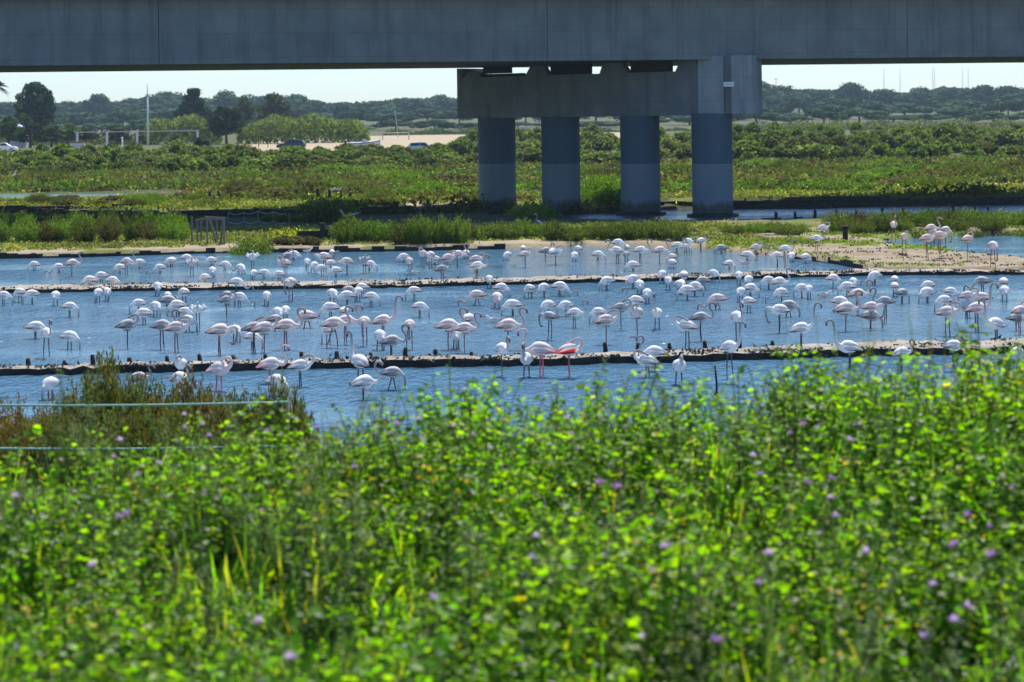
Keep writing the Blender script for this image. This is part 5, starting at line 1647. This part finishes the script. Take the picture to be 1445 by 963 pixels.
def feathery(seed, h=.85):
    r = np.random.default_rng(seed); t = PT()
    for sidx in range(5):
        a = r.uniform(0, 2 * PI); hh = h * r.uniform(.6, 1.05)
        pts = [A_(math.cos(a), math.sin(a), 0) * .3 * hh * (k / 5) ** 1.5 + A_(0, 0, hh * k / 5) for k in range(6)]
        t.stem(pts, .004, .0015, A_(.11, .15, .07))
        for z in np.arange(.15, 1.0, .03):
            f = z * 5; i = min(4, int(f)); p = pts[i] + (pts[i + 1] - pts[i]) * (f - i)
            for q in range(5):
                b_ = r.uniform(0, 2 * PI); d = A_(math.cos(b_), math.sin(b_), r.uniform(0, .9))
                t.blade(p, d, r.uniform(.03, .10), .0028, GREY[int(r.integers(0, 3))] * .9, r, .3, 2, 1)
    return t.done()


def grass(seed, h=.5, n=36):
    r = np.random.default_rng(seed); t = PT()
    for k in range(n):
        a = r.uniform(0, 2 * PI); d = A_(math.cos(a) * r.uniform(.05, .6), math.sin(a) * r.uniform(.05, .6), 1)
        col = [A_(.13, .25, .02), A_(.09, .20, .02), A_(.16, .25, .03), A_(.22, .21, .05)][int(r.integers(0, 4))]
        t.blade(A_(*r.normal(0, .05, 2), 0), d, h * r.uniform(.5, 1.15), r.uniform(.004, .010), col, r, r.uniform(.1, .55), 4, 0, .1)
    return t.done()


def spike_weed(seed, h=1.3, stems=5, dry=.3):
    """tall upright stems set with narrow leaves and seed spikes"""
    r = np.random.default_rng(seed); t = PT()
    for sidx in range(stems):
        a = r.uniform(0, 2 * PI); hh = h * r.uniform(.6, 1.0) if sidx else h; lean = r.uniform(.02, .2)
        pts = [A_(math.cos(a), math.sin(a), 0) * (.03 + lean * hh * (k / 6) ** 1.5) + A_(0, 0, hh * k / 6) for k in range(7)]
        brown = r.random() < dry
        t.stem(pts, .006, .002, A_(.16, .10, .05) if brown else A_(.10, .13, .04))
        for z in np.arange(.2, 1.0, .014):
            f = z * 6; i = min(5, int(f)); p = pts[i] + (pts[i + 1] - pts[i]) * (f - i); b_ = r.uniform(0, 2 * PI)
            col = A_(.20, .13, .06) if brown and r.random() < .7 else [A_(.12, .16, .06), A_(.09, .14, .03), A_(.16, .17, .07)][int(r.integers(0, 3))]
            t.blade(p, A_(math.cos(b_), math.sin(b_), r.uniform(.8, 2.2)), r.uniform(.035, .075) * (1.2 - .5 * z), .0045, col, r, .05, 2, 1)
    return t.done()


def yellow_weed(seed, h=.8):
    r = np.random.default_rng(seed); t = PT()
    for sidx in range(4):
        a = r.uniform(0, 2 * PI); hh = h * r.uniform(.7, 1.0)
        pts = [A_(math.cos(a), math.sin(a), 0) * .25 * hh * (k / 5) ** 1.5 + A_(0, 0, hh * k / 5) for k in range(6)]
        t.stem(pts, .005, .002, A_(.09, .14, .03))
        for z in np.arange(.1, .95, .05):
            f = z * 5; i = min(4, int(f)); p = pts[i] + (pts[i + 1] - pts[i]) * (f - i); b_ = r.uniform(0, 2 * PI)
            t.blade(p, A_(math.cos(b_), math.sin(b_), .6), r.uniform(.05, .11), .012, LG[int(r.integers(0, 5))], r, .4, 3, 0)
        for q in range(3):
            c = pts[-1] + r.normal(0, .035, 3); t.disc(c, A_(0, -.5, 1) + r.normal(0, .4, 3), A_(1, 0, 0), r.uniform(.009, .016), A_(.62, .46, .01), r, 6, .3, 2)
    return t.done()


def dry_plant(seed, h=.6):
    r = np.random.default_rng(seed); t = PT()
    for k in range(40):
        a = r.uniform(0, 2 * PI); d = A_(math.cos(a) * r.uniform(.1, .8), math.sin(a) * r.uniform(.1, .8), 1)
        col = [A_(.32, .24, .08), A_(.26, .16, .05), A_(.36, .30, .10)][int(r.integers(0, 3))]
        t.blade(A_(*r.normal(0, .06, 2), 0), d, h * r.uniform(.4, 1.1), r.uniform(.004, .010), col, r, r.uniform(.1, .6), 3, 0)
    return t.done()


def herb(seed, h=.38):
    """low herb with many narrow arching leaves"""
    r = np.random.default_rng(seed); t = PT()
    for k in range(70):
        a = r.uniform(0, 2 * PI); c = A_(*r.normal(0, .09, 2), r.uniform(.0, .55) * h)
        d = A_(math.cos(a), math.sin(a), r.uniform(.3, 1.6))
        t.blade(c, d, r.uniform(.07, .17), r.uniform(.006, .014), LG[int(r.integers(0, 5))] * r.uniform(.9, 1.15), r, r.uniform(.2, .7), 3, 0)
    return t.done()


HER = [herb(270 + i, .34 + .06 * i) for i in range(4)]
WM = [M_leaf, M_grey_leaf, M_petal]


def scatter(name, label, cat, temps, pts, smin, smax, seed, kind='stuff'):
    r = np.random.default_rng(seed); Vs, Fs, Cs, Ms = [], [], [], []; n = 0
    for (x, y, z) in pts:
        t = temps[int(r.integers(0, len(temps)))]; a = r.uniform(0, 2 * PI); s = r.uniform(smin, smax) * (.92 + .30 * float(wob(np.array(x), np.array(y), 1.25, 2.)) if y < 16 else 1.)
        c_, s_ = math.cos(a) * s, math.sin(a) * s
        V = np.empty_like(t.V); V[:, 0] = t.V[:, 0] * c_ - t.V[:, 1] * s_ + x; V[:, 1] = t.V[:, 0] * s_ + t.V[:, 1] * c_ + y; V[:, 2] = t.V[:, 2] * s + z
        Vs.append(V); Fs.append(t.F + n); Cs.append(t.C * r.uniform(.8, 1.2) * (1 + r.normal(0, .05, 3))); Ms.append(t.M); n += len(V)
    o = link(name, mesh_np(name, np.concatenate(Vs), np.concatenate(Fs), WM, np.clip(np.concatenate(Cs), .004, 1), np.concatenate(Ms), smooth=True))
    return tag(o, label, cat, kind=kind)


def bank_pts(n, seed, y0=6.0, y1=16.5, ux=.36, dens=None):
    r = np.random.default_rng(seed); out = []
    while len(out) < n:
        Y = math.sqrt(r.uniform(y0 ** 2, y1 ** 2)); u = r.uniform(-ux, ux)
        if dens is not None and r.random() > dens(u, Y): continue
        X = u * Y; out.append((X, Y, gz(X, Y) - .03))
    return out


def fresh(u, Y):    # patches where the leafy weed grows
    return .12 + .88 * (wob(np.array(u * Y), np.array(Y), 1.1, 5.) > -.2)


def edge_cut(u, Y):  # the bank's brow falls away at the far left
    px = CX + u * F
    lim = np.interp(px, [-400, 0, 150, 260, 420, 600, 900, 1100, 1500, 2000], [13.0, 13.0, 13.2, 14.2, 14.8, 15.2, 15.2, 15.5, 16.3, 16.5])
    return 1. if Y < lim else 0.


MALL = [mallow(200 + i, [.85, .95, .75, 1.0, .9, .8][i], [6, 7, 6, 5, 8, 6][i]) for i in range(6)]
THI = [thistle(220 + i, .85 + .05 * i, 3, 1.0, False) for i in range(4)]
FEA = [feathery(230 + i) for i in range(3)]
GRA = [grass(240 + i, .42 + .08 * i) for i in range(4)]
YEW = [yellow_weed(250 + i) for i in range(3)]
DRY = [dry_plant(260 + i) for i in range(3)]
scatter('leafy_weeds', 'dense bright green round-leaved mallow covering the near bank', 'weeds', MALL, bank_pts(820, 1, dens=lambda u, Y: fresh(u, Y) * edge_cut(u, Y) * (.6 + .4 * (Y > 9.2))), .55, 1.15, 1)
scatter('thistle_leaves', 'grey-green spiny thistle foliage growing through the near bank weeds', 'weeds', THI, bank_pts(150, 2, dens=lambda u, Y: edge_cut(u, Y) * (1.2 - fresh(u, Y))), .7, 1.1, 2)
scatter('feathery_weeds', 'fine feathery grey-green weeds growing through the near bank', 'weeds', FEA, bank_pts(130, 3, dens=edge_cut), .7, 1.1, 3)
scatter('grass', 'loose bright grass blades among the near bank weeds', 'grass', GRA, bank_pts(1500, 4, dens=edge_cut), .8, 1.5, 4)
scatter('low_herbs', 'low bright narrow-leaved herbs and grass at the foot of the near bank', 'weeds', HER, bank_pts(1500, 8, 5.6, 11.5) + bank_pts(700, 9, 10, 16.5, dens=edge_cut), .9, 1.35, 8)
scatter('yellow_weeds', 'small yellow flowers scattered through the near bank weeds', 'weeds', YEW, bank_pts(70, 5, dens=edge_cut), .8, 1.1, 5)
scatter('dry_weeds', 'dry straw-coloured weeds low in the near bank', 'weeds', DRY, bank_pts(230, 6, dens=lambda u, Y: edge_cut(u, Y) * (.35 + .65 * (u > .1))), .6, 1.1, 6)
# slope down to the water
scatter('slope_grass', 'rough grass and weeds on the slope down to the near pond', 'grass', GRA + FEA, bank_pts(620, 7, 16, 34, .34), .8, 1.2, 7)


def plant_mesh(name, t): return mesh_np(name, t.V, t.F, WM, np.clip(t.C, .004, 1), t.M, smooth=True)


def solo(name, me, X, Y, s, sz, label, cat, group=None, rz=None):
    o = link(name, me, None, (X, Y, gz(X, Y) - .03)); o.scale = (s, s, sz); o.rotation_euler[2] = rng.uniform(0, 6.28) if rz is None else rz
    return tag(o, label, cat, group)


def solo_top(name, me, hme, x, ytop, Y, label, cat, group=None, wide=1.):
    p = atY(x, ytop, Y); g = gz(p.x, Y) - .03
    s = (p.z - g) / hme
    return solo(name, me, p.x, Y, min(1.6, max(.7, s)) * wide, s, label, cat, group)


# tall mallow stems standing against the water
TALL = [mallow(300 + i, 1.2, 3, .12, 1.25) for i in range(4)]
TALLM = [plant_mesh('mallow', t) for t in TALL]; TALLH = [float(t.V[:, 2].max()) for t in TALL]
for i, (x, yt) in enumerate([(455, 590), (500, 585), (545, 588), (590, 582), (640, 558), (655, 551), (690, 562), (712, 545), (740, 572), (770, 566), (800, 560), (822, 540), (846, 518), (872, 508), (862, 530), (905, 545), (930, 552), (958, 528),
                             (985, 540), (1003, 533), (1030, 565), (1065, 560), (1085, 580), (1120, 560), (1140, 520), (1152, 500), (1165, 505), (1182, 518), (1205, 512), (1235, 500), (1262, 505), (1290, 500), (1345, 505), (1385, 488), (1410, 492), (1435, 500), (1470, 496), (1500, 500)]):
    k = i % 4
    lab = 'leafy mallow stem rising above the weeds against the near pond'
    if x < 620: lab = 'short leafy mallow tip above the weeds, left of the red-winged flamingo'
    elif 840 <= x <= 880: lab = 'tallest leafy mallow rising in front of the near dike below the third column'
    elif x > 1100: lab = 'tall leafy mallow rising over the near dike at the right of the bank'
    solo_top('mallow', TALLM[k], TALLH[k], x, yt, 13.2 + (i * 7 % 10) * .13 if x < 1100 else 13.8 + (i * 7 % 10) * .15, lab, 'weed', 'mallow ' + lab[:24])
for i, (x, yt) in enumerate([(60, 628), (95, 640), (30, 648), (175, 606), (235, 595), (160, 590), (330, 588), (380, 575), (350, 590), (410, 598), (285, 612), (424, 558), (432, 566), (418, 572)]):
    solo_top('mallow', TALLM[i % 4], TALLH[i % 4], x, yt, 12.4 if x < 150 else 13.2, 'leafy mallow tip above the weeds in front of the twine fence', 'weed', 'mallows before the twine')
for i in range(46):
    x = rng.uniform(1105, 1560) if i < 30 else rng.choice([rng.uniform(640, 740), rng.uniform(815, 990)])
    yt = (rng.uniform(498, 545) if i < 30 else rng.uniform(560, 590)) - (8 if x > 1350 else 0)
    lab = 'bushy mallow in the leafy mound at the right of the bank brow' if i < 30 else 'bushy mallow in the leafy mounds at the middle of the bank brow'
    solo_top('mallow', TALLM[i % 4], TALLH[i % 4], x, yt, rng.uniform(12.6, 15.2) if i < 30 else rng.uniform(12.4, 14.2), lab, 'weed', lab[-40:], 1.35)
# spiky upright weeds at the right
SPK = [spike_weed(320 + i, 1.4, [4, 6, 3][i], [.1, .45, .2][i]) for i in range(3)]
SPKM = [plant_mesh('spiky_weed', t) for t in SPK]; SPKH = [float(t.V[:, 2].max()) for t in SPK]
for i, (x, yt, k, lab) in enumerate([(1166, 440, 2, 'thin bare-stemmed tall weed left of the feathery stems at right'), (1212, 460, 0, 'pair of feathery upright green stems over the near dike'), (1238, 448, 0, 'tallest feathery upright green stem over the near dike'),
                                     (1302, 438, 1, 'tall brown-green spiky weed with a leaning seed stalk'), (1322, 455, 1, 'spiky brown-green weed right of the leaning seed stalk'), (1385, 470, 2, 'thin spiky weed among yellow flowers at far right'), (1405, 475, 2, 'thin flowering weed at the far right edge')]):
    solo_top('spiky_weed', SPKM[k], SPKH[k], x, yt, 14.6, lab, 'weed', None, .55)
# sparse thin stems along the middle brow
for i, (x, yt) in enumerate([(520, 545), (560, 520), (610, 575), (668, 540), (700, 548), (745, 555), (835, 520), (920, 535), (1075, 545), (1100, 555)]):
    solo_top('spiky_weed', SPKM[2], SPKH[2], x, yt, 14.0, 'thin stray weed stalk against the near pond', 'weed', 'thin weed stalks', .45)
YWM = plant_mesh('yellow_weed', yellow_weed(330, 1.1)); 
for x, yt in ((1362, 492), (1392, 500), (1420, 505), (1374, 515), (1436, 512), (480, 603), (1300, 560)):
    solo_top('yellow_weed', YWM, 1.1, x, yt, 14.3, 'weed with small bright yellow flowers on the bank brow', 'weed', 'yellow weeds on the brow', .7)
# thistles with visible lilac heads
THF = [thistle(340 + i, 1.0, 1 + i % 3, 1.1, True) for i in range(5)]
THFM = [plant_mesh('thistle', t) for t in THF]
FL = [(285, 600), (322, 604), (260, 586), (418, 593), (170, 622), (448, 604), (378, 611), (640, 602), (692, 634), (800, 590), (818, 634), (845, 683), (880, 628), (1076, 575), (1062, 644), (1115, 612), (1133, 600), (1160, 577), (1200, 622),
      (1213, 600), (1236, 602), (1175, 676), (1172, 703), (1222, 781), (1085, 783), (1365, 728), (1345, 771), (1315, 826), (1347, 878), (938, 773), (855, 786), (180, 727), (757, 758), (612, 846), (22, 702), (500, 660), (560, 600), (590, 592), (365, 880), (410, 930), (1010, 905), (1430, 690), (225, 655), (130, 800)]
for i, (x, y) in enumerate(FL):
    v = deroll(x, y)[1]
    Y = float(np.clip(1.96 * F / v, 7.2, 14.5))
    p = atY(x, y, Y); g = gz(p.x, Y) - .03; k = i % 5
    s = max(.55, (p.z - g) / 1.0)
    m_ = THF[k]; rz = rng.uniform(0, 6.28)
    lab = 'grey-green thistle with lilac flower heads among the leafy weeds'
    if x > 1100 and y < 630: lab = 'thistle with purple flower heads on the right brow of the bank'
    elif y < 630: lab = 'thistle with pale lilac heads on the brow left of the water gap'
    o = link('thistle', THFM[k], None, (p.x, Y, g)); o.scale = (s * .95, s * .95, s); o.rotation_euler[2] = rz
    tag(o, lab, 'thistle', lab[:40])
# brushy brown shrubs at the left, below the dike
RBR = [(.20, .11, .06), (.15, .10, .05), (.11, .10, .04), (.17, .13, .07)]
DGN = [(.08, .11, .03), (.07, .09, .03), (.12, .10, .045), (.06, .075, .03)]
BRU = [brush(400, RBR), brush(401, DGN), brush(402, RBR + DGN), brush(403, DGN + [(.12, .16, .04)])]
for (x, yt, Y, wpx, k, lab) in [(150, 512, 25, 175, 3, 'dark green-brown brushy shrub behind the twine, the tallest there'), (95, 560, 24.5, 150, 2, 'brown brushy shrub behind the twine, left of the tallest one'),
                                (30, 572, 24, 170, 0, 'reddish brown brushy shrub behind the twine at the far left'), (-70, 568, 24.3, 190, 0, 'reddish brown brushy shrub running out of the left edge'),
                                (205, 540, 25.6, 130, 1, 'dark brushy shrub behind the twine, right of the tallest one'), (265, 532, 24.8, 150, 2, 'brown-green brushy shrub behind the twine under the preening flamingo'),
                                (330, 556, 25.4, 130, 1, 'low dark brushy shrub behind the twine right of the brown-green one'), (395, 540, 24.6, 95, 3, 'thin green-brown brushy shrub at the right end of the twine'),
                                (62, 590, 23.2, 150, 1, 'low dark brushy shrub in front of the reddish one at the far left'), (175, 585, 23.0, 160, 1, 'low dark brushy shrub in front of the tallest one behind the twine'), (10, 600, 22.9, 130, 2, 'low brown brushy shrub at the left edge under the twine'), (245, 580, 23.4, 130, 3, 'low green brushy shrub in front of the brown-green one')]:
    p = atY(x, yt, Y); g = gz(p.x, Y) - .1
    o = link('shrub', BRU[k], None, (p.x, Y, g)); sxy = wpx * 1.2 * Y / F / 2.0; o.scale = (sxy, sxy * .8, (p.z - g) / 1.75); o.rotation_euler[2] = rng.uniform(0, 6.28); tag(o, lab, 'shrub')
HAZE = 0.00011
EXPO = 0.62
# ------------------------------------------------------------------ light, sky, air
SUN_EL, SUN_AZ = R(60), R(12)    # azimuth measured from +Y (straight ahead) towards +X
sd = Vector((math.sin(SUN_AZ) * math.cos(SUN_EL), math.cos(SUN_AZ) * math.cos(SUN_EL), math.sin(SUN_EL)))
ld = bpy.data.lights.new('sun', 'SUN'); ld.energy = 5.0; ld.angle = R(.53); ld.color = (1, .955, .88)
lo = bpy.data.objects.new('sun', ld); COL.objects.link(lo)
lo.rotation_euler = sd.to_track_quat('Z', 'Y').to_euler()
w = bpy.data.worlds.new('World'); sc.world = w; w.use_nodes = True
nt = w.node_tree
bg = nt.nodes['Background']
sky = nt.nodes.new('ShaderNodeTexSky'); sky.sky_type = 'NISHITA'; sky.sun_disc = False
sky.sun_elevation = SUN_EL; sky.sun_rotation = SUN_AZ
sky.air_density = 1.1; sky.dust_density = .35; sky.ozone_density = 2.2
tint = nt.nodes.new('ShaderNodeMix'); tint.data_type = 'RGBA'; tint.blend_type = 'MULTIPLY'; tint.inputs[0].default_value = 1.0
tint.inputs[7].default_value = (.80, .97, 1.22, 1)
nt.links.new(sky.outputs[0], tint.inputs[6]); nt.links.new(tint.outputs[2], bg.inputs[0]); bg.inputs[1].default_value = .092
# haze box
m, hn, out = new_mat('haze_air')
pv = hn.nodes.new('ShaderNodeVolumePrincipled')
pv.inputs['Color'].default_value = (.60, .80, 1.0, 1); pv.inputs['Density'].default_value = HAZE
pv.inputs['Anisotropy'].default_value = .25
hn.links.new(pv.outputs[0], out.inputs['Volume'])
b = MB(); b.box((-4000, -60, -2.0), (4000, 2650, 60.))
if HAZE > 0: tag(b.build('haze', m), kind='stuff')
sc.view_settings.view_transform = 'Standard'; sc.view_settings.look = 'None'
sc.view_settings.exposure = EXPO; sc.view_settings.gamma = 1.0
sc.cycles.use_denoising = True
sc.cycles.max_bounces = 8; sc.cycles.transparent_max_bounces = 4
sc.cycles.volume_bounces = 0
